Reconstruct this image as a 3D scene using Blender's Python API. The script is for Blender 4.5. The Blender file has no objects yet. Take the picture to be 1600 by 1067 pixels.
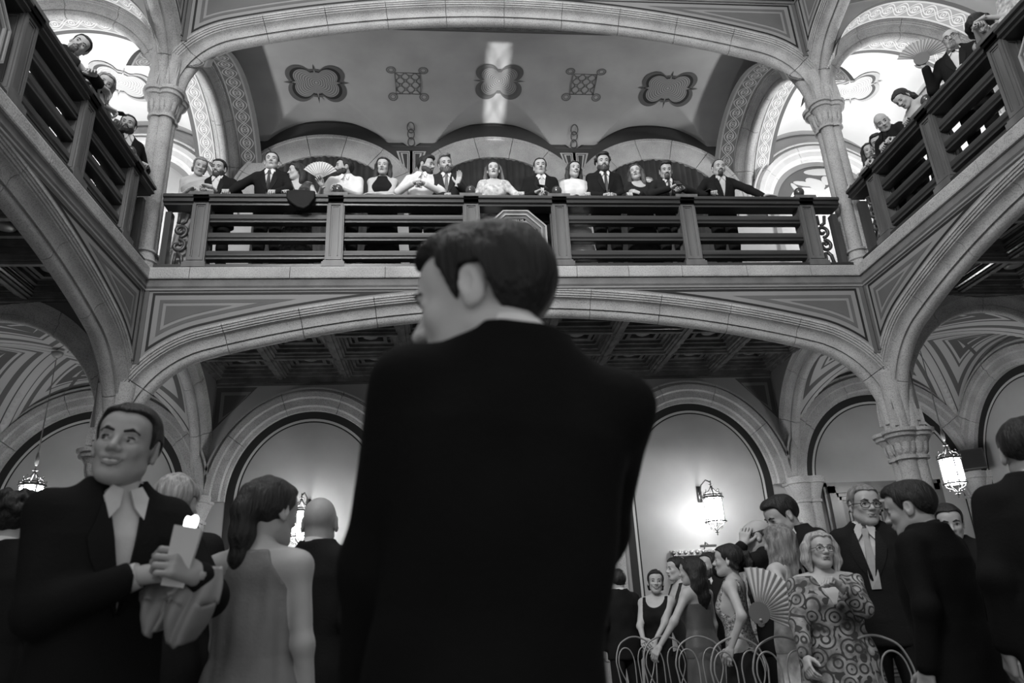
import bpy, math, random
import numpy as np
from math import sin, cos, pi, sqrt, radians, atan2
from mathutils import Matrix, Vector
random.seed(7); np.random.seed(7)

# ------------------------------------------------------------------ camera, world, lights, exposure
SC = bpy.context.scene
COL = SC.collection
CAM_POS = (-.883, 0.0, 1.05)
YAW, PITCH, ROLL = radians(-5.67), radians(21.16), radians(-2.796)
cd = bpy.data.cameras.new('camera'); cam = bpy.data.objects.new('camera', cd); COL.objects.link(cam)
cd.sensor_width = 36.0; cd.lens = 1140.0 * 36 / 1600; cd.clip_start = .05; cd.clip_end = 100
_f = Vector((-sin(YAW) * cos(PITCH), cos(YAW) * cos(PITCH), sin(PITCH)))
_r = Vector((cos(YAW), sin(YAW), 0)); _u = _r.cross(_f)
_R = cos(ROLL) * _r + sin(ROLL) * _u; _U = -sin(ROLL) * _r + cos(ROLL) * _u
cam.matrix_world = Matrix(((_R.x, _U.x, -_f.x, CAM_POS[0]), (_R.y, _U.y, -_f.y, CAM_POS[1]), (_R.z, _U.z, -_f.z, CAM_POS[2]), (0, 0, 0, 1)))
cd.dof.use_dof = True; cd.dof.focus_distance = 9.0; cd.dof.aperture_fstop = 3.2
SC.camera = cam
SC.view_settings.view_transform = 'Standard'; SC.view_settings.look = 'None'
SC.view_settings.gamma = 1.0; SC.view_settings.use_curve_mapping = False
SC.view_settings.exposure = 0.75
w = bpy.data.worlds.new('world'); SC.world = w; w.use_nodes = True
w.node_tree.nodes['Background'].inputs[0].default_value = (1, 1, 1, 1)
w.node_tree.nodes['Background'].inputs[1].default_value = .30

def lamp(name, kind, loc, energy, size=.2, aim=None, size_y=None, spread=None):
    d = bpy.data.lights.new(name, kind); d.energy = energy
    if kind == 'AREA':
        d.shape = 'RECTANGLE' if size_y else 'DISK'; d.size = size
        if size_y: d.size_y = size_y
        if spread: d.spread = spread
    else: d.shadow_soft_size = size
    o = bpy.data.objects.new(name, d); COL.objects.link(o); o.location = loc
    if aim is not None:
        o.rotation_euler = (Vector(aim) - Vector(loc)).to_track_quat('-Z', 'Y').to_euler()
    return o
# daylight of the glazed roof over the court
lamp('roof_light', 'AREA', (-1.6, 3.6, 11.4), 150, 3.4, (1.2, 4.6, 0), 4.5)
# added fill light behind the camera, aimed at the far balustrade
lamp('front_fill_light', 'AREA', (-3.3, -1.4, 8.0), 165, 2.4, (.8, 8, 6.0), 1.2, radians(100))
# the gallery bays at the two corners are lit by uplighters standing behind the balustrade
for sx in (-1, 1):
    lamp('corner_uplight', 'AREA', (sx * 5.9, 9.2, 6.3), 72, .5, (sx * 5.8, 9.15, 9))
    lamp('side_uplight', 'AREA', (sx * 6.3, 5.2, 6.3), 36, .5, (sx * 6.0, 5.2, 9))
for x_ in (-2.81, 0, 2.81):
    lamp('gallery_uplight', 'AREA', (x_, 9.9, 6.2), 4.0, .3, (x_, 9.5, 9))

# ------------------------------------------------------------------ materials (all procedural, the place in greys)
MATS = {}
def mat(name, v, rough=.6, var=.0, scale=8., bump=0., bscale=60., metal=0., spec=.4, stretch=None, speck=0., emit=0., alpha=1., hi=None):
    if name in MATS: return MATS[name]
    m = bpy.data.materials.new(name); m.use_nodes = True; nt = m.node_tree; N = nt.nodes; L = nt.links
    b = N['Principled BSDF']; b.inputs['Roughness'].default_value = rough; b.inputs['Metallic'].default_value = metal
    b.inputs['Specular IOR Level'].default_value = spec; b.inputs['Base Color'].default_value = (v, v, v, 1)
    if emit:
        b.inputs['Emission Color'].default_value = (1, 1, 1, 1); b.inputs['Emission Strength'].default_value = emit
    if alpha < 1: b.inputs['Alpha'].default_value = alpha
    if var or bump or speck:
        tc = N.new('ShaderNodeTexCoord'); mp = N.new('ShaderNodeMapping'); L.new(tc.outputs['Object'], mp.inputs['Vector'])
        if stretch: mp.inputs['Scale'].default_value = stretch
    if var or speck:
        nz = N.new('ShaderNodeTexNoise'); nz.inputs['Scale'].default_value = scale; nz.inputs['Detail'].default_value = 5
        L.new(mp.outputs[0], nz.inputs['Vector'])
        rp = N.new('ShaderNodeValToRGB'); rp.color_ramp.elements[0].position = .3; rp.color_ramp.elements[1].position = .7
        lo = v * (1 - var); h_ = hi if hi is not None else v * (1 + var)
        rp.color_ramp.elements[0].color = (lo, lo, lo, 1); rp.color_ramp.elements[1].color = (h_, h_, h_, 1)
        L.new(nz.outputs['Fac'], rp.inputs[0]); out = rp.outputs[0]
        if speck:
            n2 = N.new('ShaderNodeTexNoise'); n2.inputs['Scale'].default_value = 90; n2.inputs['Detail'].default_value = 3
            L.new(mp.outputs[0], n2.inputs['Vector'])
            r2 = N.new('ShaderNodeValToRGB'); r2.color_ramp.elements[0].position = .36; r2.color_ramp.elements[1].position = .5
            c = 1 - speck; r2.color_ramp.elements[0].color = (c, c, c, 1); r2.color_ramp.elements[1].color = (1, 1, 1, 1)
            L.new(n2.outputs['Fac'], r2.inputs[0])
            mx = N.new('ShaderNodeMix'); mx.data_type = 'RGBA'; mx.blend_type = 'MULTIPLY'; mx.inputs[0].default_value = 1
            L.new(out, mx.inputs[6]); L.new(r2.outputs[0], mx.inputs[7]); out = mx.outputs[2]
        L.new(out, b.inputs['Base Color'])
    if bump:
        nb = N.new('ShaderNodeTexNoise'); nb.inputs['Scale'].default_value = bscale; nb.inputs['Detail'].default_value = 4
        L.new(mp.outputs[0], nb.inputs['Vector'])
        bp = N.new('ShaderNodeBump'); bp.inputs['Strength'].default_value = bump; bp.inputs['Distance'].default_value = .02
        L.new(nb.outputs['Fac'], bp.inputs['Height']); L.new(bp.outputs[0], b.inputs['Normal'])
    MATS[name] = m; return m

STONE = mat('stone', .36, .85, .16, 3.5, .35, 45, speck=.35)
CORN = mat('cornice_stone', .15, .8, .2, 4, .2, 40)
PLASTER = mat('plaster_light', .21, .8, .05, 2.5)
PLASTER_M = mat('plaster_mid', .10, .8, .08, 2.5)
PLASTER_D = mat('plaster_dark', .085, .8, .10, 2.5)
PAINT_K = mat('paint_black', .012, .7)
PAINT_W = mat('paint_pale', .42, .8, .06, 3)
WALL = mat('plaster_wall', .30, .85, .10, 1.6)
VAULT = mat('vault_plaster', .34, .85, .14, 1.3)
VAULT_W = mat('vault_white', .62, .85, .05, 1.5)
WOOD = mat('wood_dark', .055, .32, .45, 5, .08, 30, stretch=(1, 1, .12), spec=.5)
WOOD_L = mat('wood_rail', .036, .34, .40, 6, .08, 30, stretch=(.15, .15, 1.5), spec=.5)
WOOD_P = mat('wood_post', .11, .42, .35, 6, .08, 30, stretch=(1, 1, .15), spec=.4)
COFFER = mat('wood_ceiling', .09, .22, .4, 5, .05, 30, spec=.6)
COFFER_D = mat('wood_ceiling_panel', .022, .35, .4, 5)
METAL = mat('lantern_metal', .10, .35, metal=.8)
GILT = mat('gilt_frame', .35, .35, .3, 25, .4, 60, metal=.5)
FLOOR = mat('floor_stone', .12, .4, .15, 4)

# ------------------------------------------------------------------ mesh helpers
def link(o, parent=None):
    COL.objects.link(o)
    if parent is not None: o.parent = parent
    return o
def mesh_data(name, V, F, mat_, smooth=False, mi=None, sharp=None, uv=None):
    me = bpy.data.meshes.new(name)
    me.from_pydata([tuple(map(float, v)) for v in V], [], [tuple(map(int, f)) for f in F])
    for m in (mat_ if isinstance(mat_, (list, tuple)) else [mat_]): me.materials.append(m)
    if mi is not None: me.polygons.foreach_set('material_index', np.asarray(mi, np.int32))
    if smooth:
        me.shade_smooth()
        if sharp: me.set_sharp_from_angle(angle=radians(sharp))
    if uv is not None:
        l = me.uv_layers.new(name='UVMap'); vi = np.empty(len(me.loops), np.int32); me.loops.foreach_get('vertex_index', vi)
        l.data.foreach_set('uv', np.asarray(uv, np.float32)[vi].ravel())
    me.update(); return me
def ob(name, V, F, mat_, parent=None, smooth=False, **k):
    return link(bpy.data.objects.new(name, mesh_data(name, V, F, mat_, smooth, **k)), parent)
def inst(name, me, parent=None, loc=(0, 0, 0), rz=0., M=None):
    o = bpy.data.objects.new(name, me); link(o, parent)
    if M is not None: o.matrix_local = M
    else: o.location = loc; o.rotation_euler = (0, 0, rz)
    return o
def empty(name, loc=(0, 0, 0), rz=0., parent=None):
    o = bpy.data.objects.new(name, None); o.empty_display_size = .1; link(o, parent); o.location = loc; o.rotation_euler = (0, 0, rz); return o
def tag(o, label, cat, group=None):
    o['label'] = label; o['category'] = cat
    if group: o['group'] = group
    return o
def struct(o): o['kind'] = 'structure'; return o
class MB:
    """collects shapes of one part"""
    def __init__(s): s.V = []; s.F = []; s.n = 0; s.mi = []; s.cur = 0
    def add(s, V, F):
        V = np.asarray(V, float).reshape(-1, 3)
        s.V.append(V); s.F += [tuple(i + s.n for i in f) for f in F]; s.mi += [s.cur] * len(F); s.n += len(V); return s
    def box(s, x0, x1, y0, y1, z0, z1, T=None):
        V = np.array([(x, y, z) for x in (x0, x1) for y in (y0, y1) for z in (z0, z1)], float)
        if T is not None: V = V @ T[:3, :3].T + T[:3, 3]
        return s.add(V, [(0, 1, 3, 2), (4, 6, 7, 5), (0, 4, 5, 1), (2, 3, 7, 6), (0, 2, 6, 4), (1, 5, 7, 3)])
    def lathe(s, prof, c=(0, 0, 0), n=16, axis='z', cap=True):
        V = []; F = []
        for r, z in prof:
            for i in range(n):
                a = 2 * pi * i / n; V.append((r * cos(a), r * sin(a), z))
        m = len(prof)
        for j in range(m - 1):
            for i in range(n): F.append((j * n + i, j * n + (i + 1) % n, (j + 1) * n + (i + 1) % n, (j + 1) * n + i))
        if cap: F.append(tuple(range(n))[::-1]); F.append(tuple(range((m - 1) * n, m * n)))
        V = np.array(V)
        if axis == 'y': V = V[:, [0, 2, 1]] * [1, 1, 1]
        if axis == 'x': V = V[:, [2, 0, 1]]
        return s.add(V + np.array(c), F)
    def tube(s, P, r, n=6, closed=False, flat=1.):
        P = np.asarray(P, float); m = len(P); V = []; F = []
        r = np.broadcast_to(np.asarray(r, float), (m,))
        T = np.gradient(P, axis=0) if not closed else (np.roll(P, -1, 0) - np.roll(P, 1, 0))
        T /= np.linalg.norm(T, axis=1)[:, None] + 1e-9
        up = np.array([0, 0, 1.]) if abs(T[0][2]) < .9 else np.array([0, 1., 0])
        a = np.cross(T[0], up); a /= np.linalg.norm(a)
        for i in range(m):
            a = a - T[i] * (a @ T[i]); a /= np.linalg.norm(a) + 1e-9; b = np.cross(T[i], a)
            for k in range(n):
                t = 2 * pi * k / n; V.append(P[i] + r[i] * (cos(t) * a + flat * sin(t) * b))
        for i in range(m if closed else m - 1):
            j = (i + 1) % m
            for k in range(n): F.append((i * n + k, i * n + (k + 1) % n, j * n + (k + 1) % n, j * n + k))
        if not closed: F.append(tuple(range(n))[::-1]); F.append(tuple(range((m - 1) * n, m * n)))
        return s.add(V, F)
    def prism(s, poly, y0, y1):
        """poly in x,z extruded along y"""
        n = len(poly); V = [(x, y0, z) for x, z in poly] + [(x, y1, z) for x, z in poly]
        F = [tuple(range(n)), tuple(range(2 * n - 1, n - 1, -1))] + [(i, n + i, n + (i + 1) % n, (i + 1) % n) for i in range(n)]
        return s.add(V, F)
    def mesh(s, name, m, smooth=False, sharp=None):
        return mesh_data(name, np.concatenate(s.V), s.F, m, smooth, s.mi if isinstance(m, (list, tuple)) else None, sharp)
    def ob(s, name, m, parent=None, smooth=False, sharp=None):
        return link(bpy.data.objects.new(name, s.mesh(name, m, smooth, sharp)), parent)

# ------------------------------------------------------------------ arch curves
class Arch3:
    """three-centred arch, half span a, springing z0, haunch radius r, rise b"""
    def __init__(s, a, z0, r, b):
        s.a, s.z0, s.r, s.b = a, z0, r, b; c = a - r
        s.R = (r * r - b * b - c * c) / (2 * (r - b)); s.c = c; s.zc = z0 + b - s.R
        s.al = atan2(c, s.R - r)          # half angle of the big arc
    def pts(s, d, n=64, t0=0., t1=1.):
        L1 = s.r * (pi / 2 - s.al); L2 = 2 * s.R * s.al; T = 2 * L1 + L2; out = []
        for t in np.linspace(t0, t1, n):
            q = t * T
            if q < L1: th = pi - q / s.r; out.append((-s.c + (s.r + d) * cos(th), s.z0 + (s.r + d) * sin(th)))
            elif q > L1 + L2: th = (T - q) / s.r; out.append((s.c + (s.r + d) * cos(th), s.z0 + (s.r + d) * sin(th)))
            else: th = pi / 2 + s.al - (q - L1) / s.R; out.append(((s.R + d) * cos(th), s.zc + (s.R + d) * sin(th)))
        return np.array(out)
class Arch1:
    """half ellipse with short stilts"""
    def __init__(s, a, z0, b): s.a, s.z0, s.b = a, z0, b
    def pts(s, d, n=40, t0=0., t1=1.):
        th = pi - pi * np.linspace(t0, t1, n)
        return np.stack([(s.a + d) * np.cos(th), s.z0 + (s.b + d) * np.sin(th)], 1)

def fmap(kind, c, mid, sgn=1):
    """frame: u along wall, w through it (negative = court side), z up"""
    if kind == 'y': return lambda u, w, z: (mid + u, c + w, z)            # wall facing -Y
    return lambda u, w, z: (sgn * (c + w), mid + u, z)                      # wall facing the axis (x)
def big_profile(hw=.19, top=.30):
    P = []
    for k in range(9):
        a = pi * (1 - k / 8.); P.append((.062 * cos(a), .062 - .062 * sin(a)))
    right = [(.058, .095), (.076, .098), (.076, .088), (.084, .088), (.084, .135), (.094, .168), (.116, .192), (.15, .203), (.15, .222), (.166, .222), (.166, .248), (.178, .248), (.178, .272), (hw, .272), (hw, top)]
    left = [(-x, y) for x, y in right][::-1]
    return left + P + right                                               # (w, d) open at the top
def ring_profile(depth=.12, d0=0., d1=.36):
    return [(0.02, d0), (-depth * .5, d0), (-depth * .55, d0 + .05), (-depth * .8, d0 + .07), (-depth * .8, d0 + .17), (-depth, d0 + .19), (-depth, d0 + .27), (-depth * .6, d0 + .29), (-depth * .6, d1 - .03), (-depth * .85, d1 - .03), (-depth * .85, d1), (.02, d1)]
def arch_stones(trim, arch, prof, fm, cuts, m, seg=10, gap=.0035, lo=0., hi=1.):
    L = arch.pts(0, 200); T = np.sum(np.linalg.norm(np.diff(L, axis=0), axis=1))
    g = gap / T
    for i in range(len(cuts) - 1):
        t0, t1 = cuts[i] + g, cuts[i + 1] - g; n = max(3, int(seg * (t1 - t0) * len(cuts) * .8) + 2)
        cols = {}
        V = []; np_ = len(prof)
        P = [arch.pts(d, n, t0, t1) for _, d in prof]
        for k in range(n):
            for j, (w_, d) in enumerate(prof): V.append(fm(P[j][k][0], w_, P[j][k][1]))
        F = []
        for k in range(n - 1):
            for j in range(np_): F.append((k * np_ + j, k * np_ + (j + 1) % np_, (k + 1) * np_ + (j + 1) % np_, (k + 1) * np_ + j))
        F.append(tuple(range(np_))); F.append(tuple(range((n - 1) * np_, n * np_))[::-1])
        ob('voussoir', V, F, m, trim, True, sharp=35)
def wall_over(name, arch, d, U0, U1, ztop, fm, w0, w1, m, zbot=None, n=70):
    """solid wall strip above an arch from u=U0..U1, thickness w0..w1"""
    c = arch.pts(d, 240)
    us = np.linspace(U0, U1, n); V = []; F = []
    for u in us:
        z = np.interp(u, c[:, 0], c[:, 1]) if c[0, 0] < u < c[-1, 0] else arch.z0
        for w_, zz in ((w0, z), (w0, ztop), (w1, ztop), (w1, z)): V.append(fm(u, w_, zz))
    for k in range(n - 1):
        for j in range(4): F.append((k * 4 + j, k * 4 + (j + 1) % 4, k * 4 + 4 + (j + 1) % 4, k * 4 + 4 + j))
    F += [(0, 1, 2, 3), tuple(range(4 * n - 4, 4 * n))[::-1]]
    return ob(name, V, F, m, None, False)
def spandrel_outline(arch, dA, U, zt, d, side, n=36):
    c = arch.pts(dA + d, 400); c = c[c[:, 0] <= 0]
    ul = -(U - d); zt_ = zt - d
    zA = np.interp(ul, c[:, 0], c[:, 1]); i = np.where(c[:, 1] >= zt_)[0]
    uC = np.interp(zt_, c[:, 1], c[:, 0]) if len(i) else -.02
    us = ul + (uC - ul) * np.linspace(0, 1, n) ** 1.3
    P = [(ul, zt_)] + [(u, np.interp(u, c[:, 0], c[:, 1])) for u in us]
    return np.array([(side * -u if side > 0 else u, z) for u, z in P]) if side > 0 else np.array(P)
def spandrel_paint(parent, arch, dA, U, zt, fm, w, bands):
    for side in (-1, 1):
        for (d0, d1, m, nm) in bands:
            A = spandrel_outline(arch, dA, U, zt, d0, side); n = len(A); e = w - .003
            if d1 is None:
                ob(nm, [fm(u, e, z) for u, z in A], [(0, i, i + 1) for i in range(1, n - 1)], m, parent)
            else:
                B = spandrel_outline(arch, dA, U, zt, d1, side)
                V = [fm(u, e, z) for u, z in A] + [fm(u, e, z) for u, z in B]
                ob(nm, V, [(i, (i + 1) % n, n + (i + 1) % n, n + i) for i in range(n)], m, parent)
BANDS = [(0., .028, PAINT_K, 'painted_line'), (.085, .125, PLASTER_M, 'painted_band'), (.158, None, PLASTER_M, 'painted_panel')]

# ------------------------------------------------------------------ the court: far, left and right arcades, two storeys
YF, XF = 7.83, 4.38                 # centre planes of the arcades
HX, HY, YM = 4.19, 3.30, 4.36       # half widths of the court, middle of the side arcades
WY = 10.52; WX = 7.18               # outer walls of the galleries
low_f = Arch3(4.19, 3.0, .97, 1.395); low_s = Arch3(3.30, 3.0, 1.0, 1.395)
up_f = Arch3(4.15, 7.50, .83, 1.30); up_s = Arch3(3.30, 7.50, .83, 1.30)
FF = fmap('y', YF, 0); FL = fmap('x', XF, YM, -1); FR = fmap('x', XF, YM, 1)
tn = [0]
def trim():
    tn[0] += 1; return struct(empty('trim_%d' % tn[0]))
prof = big_profile()
for fm, al, au, cl, nm, U in ((FF, low_f, up_f, 11, 'far', 4.115), (FL, low_s, up_s, 9, 'left', 3.21), (FR, low_s, up_s, 9, 'right', 3.21)):
    for arch, lvl in ((al, 'low'), (au, 'up')):
        L1 = arch.r * (pi / 2 - arch.al); T = 2 * L1 + 2 * arch.R * arch.al
        k = 1.02 / T * (.8 if nm != 'far' else 1)
        cuts = [0, .55 * k] + list(np.linspace(.55 * k, 1 - .55 * k, cl))[1:] + [1]
        arch_stones(trim(), arch, prof, fm, cuts, STONE, 10)
        zt = 4.70 if lvl == 'low' else 9.5
        wl = struct(wall_over('wall_' + nm + ('' if lvl == 'low' else '_upper'), arch, .285, -(U + .1), U + .1, zt, fm, -.185, .19, PLASTER))
        spandrel_paint(wl, arch, .325, U - .02, 4.655 if lvl == 'low' else 9.14, fm, -.185, BANDS)
        # vertical moulding where two arcades meet
        for sd in (-1, 1):
            mb = MB(); u = sd * (U + .045)
            zb = np.interp(-(U + .03), *arch.pts(.3, 200)[:100].T)
            for uu, w_, ww in ((u, .012, .025), (u + sd * .035, .02, .012)):
                P = [fm(uu - ww, -.185 - w_, zb - .05), fm(uu + ww, -.185 - w_, zb - .05), fm(uu + ww, -.185 - w_, zt), fm(uu - ww, -.185 - w_, zt)]
                Q = [fm(uu - ww, -.15, zb - .05), fm(uu + ww, -.15, zb - .05), fm(uu + ww, -.15, zt), fm(uu - ww, -.15, zt)]
                mb.add(P + Q, [(0, 1, 2, 3), (4, 7, 6, 5), (0, 4, 5, 1), (1, 5, 6, 2), (2, 6, 7, 3), (3, 7, 4, 0)])
            mb.ob('corner_moulding', PLASTER_M, wl)
        if lvl == 'up':
            mb = MB()
            for z0, z1, w_ in ((9.16, 9.19, .02), (9.22, 9.32, .04), (9.32, 9.5, .10)):
                A = [fm(-U - .08, -.185 - w_, z0), fm(U + .08, -.185 - w_, z0), fm(U + .08, -.185 - w_, z1), fm(-U - .08, -.185 - w_, z1)]
                B = [fm(-U - .08, -.1, z0), fm(U + .08, -.1, z0), fm(U + .08, -.1, z1), fm(-U - .08, -.1, z1)]
                mb.add(A + B, [(0, 1, 2, 3), (4, 7, 6, 5), (0, 4, 5, 1), (2, 6, 7, 3)])
            mb.ob('cornice', CORN, wl)

# ledge of the gallery floor: slab stones on a dark moulded string course
def ledge(fm, U, cuts):
    t = trim()
    pr_ = [(-.225, 4.815), (-.23, 4.83), (-.23, 4.94), (-.222, 4.957), (.19, 4.957), (.19, 4.815)]
    for a, b in zip(cuts[:-1], cuts[1:]):
        V = []
        for u, e in ((a + .003, 0), (b - .003, 1)):
            for w_, z in pr_:
                uu = u
                if abs(abs(u) - U) < .02: uu = np.sign(u) * (U + (w_ + .23))   # mitre
                V.append(fm(uu, w_, z))
        n = len(pr_)
        ob('ledge_stone', V, [(j, (j + 1) % n, n + (j + 1) % n, n + j) for j in range(n)] + [tuple(range(n)), tuple(range(n, 2 * n))[::-1]], STONE, t)
    mb = MB()
    for pr2, m in (([(-.20, 4.815), (-.20, 4.745), (-.212, 4.745), (-.212, 4.725), (-.195, 4.70), (-.1, 4.70), (-.1, 4.815)], 0), ([(-.205, 4.70), (-.205, 4.68), (-.19, 4.672), (-.1, 4.672), (-.1, 4.70)], 1)):
        n = len(pr2); V = []; mb.cur = m
        for s in (-1, 1):
            for w_, z in pr2: V.append(fm(s * (U + w_ + .23), w_, z))
        mb.add(V, [(j, (j + 1) % n, n + (j + 1) % n, n + j) for j in range(n)])
    mb.ob('string_course', [CORN, PLASTER], t)
cut = [-4.15] + sorted([-3.72, -2.62, -1.55, -.42, .68, 1.30, 1.95, 2.75, 3.55]) + [4.15]
ledge(FF, 4.15, cut)
for fm in (FL, FR): ledge(fm, HY - .06, list(np.linspace(-3.24, 3.24, 7)))

# corner columns: clusters of four shafts
def cluster(r, off, n=10):
    P = []
    for k in range(4):
        a0 = pi / 4 + k * pi / 2
        for j in range(n + 1):
            a = a0 - radians(100) + radians(200) * j / n
            P.append((off * cos(a0) + r * cos(a), off * sin(a0) + r * sin(a)))
    return np.array(P)
def stack(mb, rows):
    """rows: (z, r, off)"""
    S = [np.c_[cluster(r, off), np.full(44, z)] for z, r, off in rows]
    V = np.concatenate(S); n = 44
    F = [(j * n + i, j * n + (i + 1) % n, (j + 1) * n + (i + 1) % n, (j + 1) * n + i) for j in range(len(rows) - 1) for i in range(n)]
    F += [tuple(range(n))[::-1], tuple(range((len(rows) - 1) * n, len(rows) * n))]
    return mb.add(V, F)
def column_meshes(zb, zc0, zc1, big):
    k = 1.18 if big else 1.
    sh = stack(MB(), [(zb + .26, .088 * k, .075 * k), (zc0, .082 * k, .072 * k)]).mesh('shaft', STONE, True, 30)
    b = MB(); stack(b, [(zb, .125 * k, .085 * k), (zb + .10, .125 * k, .085 * k), (zb + .115, .14 * k, .085 * k), (zb + .135, .135 * k, .085 * k), (zb + .15, .118 * k, .082 * k), (zb + .23, .102 * k, .08 * k), (zb + .24, .125 * k, .08 * k), (zb + .265, .125 * k, .08 * k), (zb + .275, .095 * k, .076 * k)])
    ba = b.mesh('base', STONE, True, 35)
    c = MB(); h = zc1 - zc0
    stack(c, [(zc0 - .03, .086 * k, .073 * k), (zc0 - .03, .108 * k, .075 * k), (zc0, .108 * k, .075 * k), (zc0 + .01, .090 * k, .075 * k), (zc0 + .45 * h, .105 * k, .085 * k), (zc0 + .70 * h, .13 * k, .105 * k), (zc0 + .72 * h, .148 * k, .11 * k), (zc0 + .80 * h, .152 * k, .112 * k), (zc0 + .82 * h, .138 * k, .112 * k), (zc0 + .86 * h, .140 * k, .112 * k), (zc0 + .88 * h, .162 * k, .115 * k), (zc1, .165 * k, .115 * k)])
    cp = c.mesh('capital', STONE, True, 35)
    l = MB()                                                        # carved leaf: upright almond with a rib
    for i in range(7):
        pass
    th = np.linspace(0, 2 * pi, 11)[:-1]
    V = [(0, -.03, 0)] + [(.034 * k * sin(a), -.012 + .004 * cos(2 * a), .30 * h * -cos(a)) for a in th] + [(.02 * k * sin(a), -.026, .20 * h * -cos(a)) for a in th]
    F = [(1 + i, 1 + (i + 1) % 10, 11 + (i + 1) % 10, 11 + i) for i in range(10)] + [(11 + i, 11 + (i + 1) % 10, 0) for i in range(10)]
    l.add(V, F); lf = l.mesh('carved_leaf', STONE, True)
    return sh, ba, cp, lf
CM = {'up': column_meshes(4.957, 7.10, 7.47, False), 'low': column_meshes(0., 2.60, 2.90, True)}
for sx, sname in ((-1, 'left'), (1, 'right')):
    for lvl in ('low', 'up'):
        sh, ba, cp, lf = CM[lvl]
        e = empty('corner_column', (sx * 4.345, 7.80, 0))
        tag(e, 'clustered stone column with carved capital at %s corner of court, %s' % (sname, 'standing on the gallery ledge' if lvl == 'up' else 'on the ground floor under the gallery'), 'column', 'corner columns of the court')
        for nm_, me_ in (('shaft', sh), ('base', ba), ('capital', cp)): inst(nm_, me_, e)
        z0, z1 = (7.10, 7.47) if lvl == 'up' else (2.60, 2.90); k = 1.18 if lvl == 'low' else 1
        for q in range(4):
            a0 = pi / 4 + q * pi / 2
            for da in (-62, -20, 20, 62):
                a = a0 + radians(da); R_ = .092 * k
                M = Matrix.Translation((.08 * k * cos(a0) + R_ * cos(a), .08 * k * sin(a0) + R_ * sin(a), z0 + .36 * (z1 - z0))) @ Matrix.Rotation(a + pi / 2, 4, 'Z') @ Matrix.Rotation(.14, 4, 'X')
                inst('carved_leaf', lf, e, M=M)
    # block of springing stones over each capital, where the arches part
    for lvl, z0, z1 in (('low', 2.90, 3.62), ('up', 7.47, 8.02)):
        mb = MB(); k = 1.12 if lvl == 'low' else 1.02
        stack(mb, [(z0, .088 * k, .08 * k), (z0 + .25, .09 * k, .085 * k), (z1, .10 * k, .10 * k)])
        t = trim(); o = mb.ob('springer', STONE, t, True, 35); o.location = (sx * 4.365, 7.815, 0)

# ------------------------------------------------------------------ galleries: floors, outer walls, ribs, ceilings
def slab(name, x0, x1, y0, y1, z0, z1, m): return struct(MB().box(x0, x1, y0, y1, z0, z1).ob(name, m))
GF = -.05
slab('floor', -9, 9, -2, 11, -.25, GF, FLOOR)
slab('floor_gallery_far', -WX, WX, 7.72, WY, 4.88, 4.953, WOOD)
for sx, n_ in ((-1, 'left'), (1, 'right')):
    slab('floor_gallery_' + n_, *sorted((sx * 4.30, sx * WX)), -.5, 7.72, 4.88, 4.953, WOOD)
slab('wall_gallery_far', -WX - .2, WX + .2, WY, WY + .2, 0, 4.9, WALL)
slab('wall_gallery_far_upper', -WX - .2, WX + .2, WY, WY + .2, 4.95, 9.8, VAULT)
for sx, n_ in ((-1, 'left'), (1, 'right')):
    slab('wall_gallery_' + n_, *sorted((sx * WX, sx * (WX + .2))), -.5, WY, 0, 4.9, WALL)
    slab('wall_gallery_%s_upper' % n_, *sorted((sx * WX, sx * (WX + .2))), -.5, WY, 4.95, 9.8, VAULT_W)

# blind arches on the outer walls of the ground floor
def band_strip(name, arch, d0, d1, fm, w, m, parent, n=48, zb=None):
    A, B = arch.pts(d0, n), arch.pts(d1, n)
    A = np.r_[[(A[0, 0], zb)], A, [(A[-1, 0], zb)]]; B = np.r_[[(B[0, 0], zb)], B, [(B[-1, 0], zb)]]
    V = [fm(u, w, z) for u, z in A] + [fm(u, w, z) for u, z in B]; n = len(A)
    ob(name, V, [(i, i + 1, n + i + 1, n + i) for i in range(n - 1)], m, parent)
def blind_arch(fm, a, z0, b, dark=.11, ring=.34, zb=1.0, ncut=6, up=False):
    arch = Arch1(a, z0, b); t = trim()
    arch_stones(t, arch, ring_profile(.14, 0, ring), fm, list(np.linspace(0, 1, ncut)), STONE, 12)
    if not up:
        band_strip('painted_band', arch, -dark, 0, fm, -.006, PAINT_K, t, zb=zb)
        band_strip('painted_line', arch, -dark - .055, -dark - .035, fm, -.005, PAINT_K, t, zb=zb)
        band_strip('painted_line', arch, -dark - .035, -dark, fm, -.004, PAINT_W, t, zb=zb)
    return t
BAY = 2.81
for xc in (-BAY, 0, BAY): blind_arch(fmap('y', WY, xc), 1.13, 2.80, 1.28)
for xc in (-5.77, 5.77): blind_arch(fmap('y', WY, xc), 1.30, 2.80, 1.36)
for sx in (-1, 1):
    blind_arch(fmap('x', WX, 9.15, sx), 1.22, 2.80, 1.32)
    for yc in (6.30, 3.5): blind_arch(fmap('x', WX, yc, sx), 1.13, 2.80, 1.28)
# small spandrel panels between the blind arches and the timber ceiling
for xc in (-BAY, 0, BAY):
    arch = Arch1(1.13, 2.80, 1.28)
    wp = struct(MB().box(xc - 1.40, xc + 1.40, WY - .012, WY - .001, 4.49, 4.56).ob('trim_%d' % (tn[0] + 1), PLASTER_M)); tn[0] += 1
    for s in (-1, 1):
        for k, m in ((0, PLASTER_D), (.07, PLASTER), (.12, PLASTER_M)):
            P = [(xc + s * (1.40 - k), 4.47 - k), (xc + s * (1.40 - k), 3.82 + 1.7 * k), (xc + s * (1.16 - .2 * k), 4.10 + .3 * k), (xc + s * (.82 + 1.2 * k), 4.47 - k)]
            ob('painted_panel', [(x, WY - .004 - k * .02, z) for x, z in P], [(0, 1, 2, 3)], m, wp)
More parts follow.
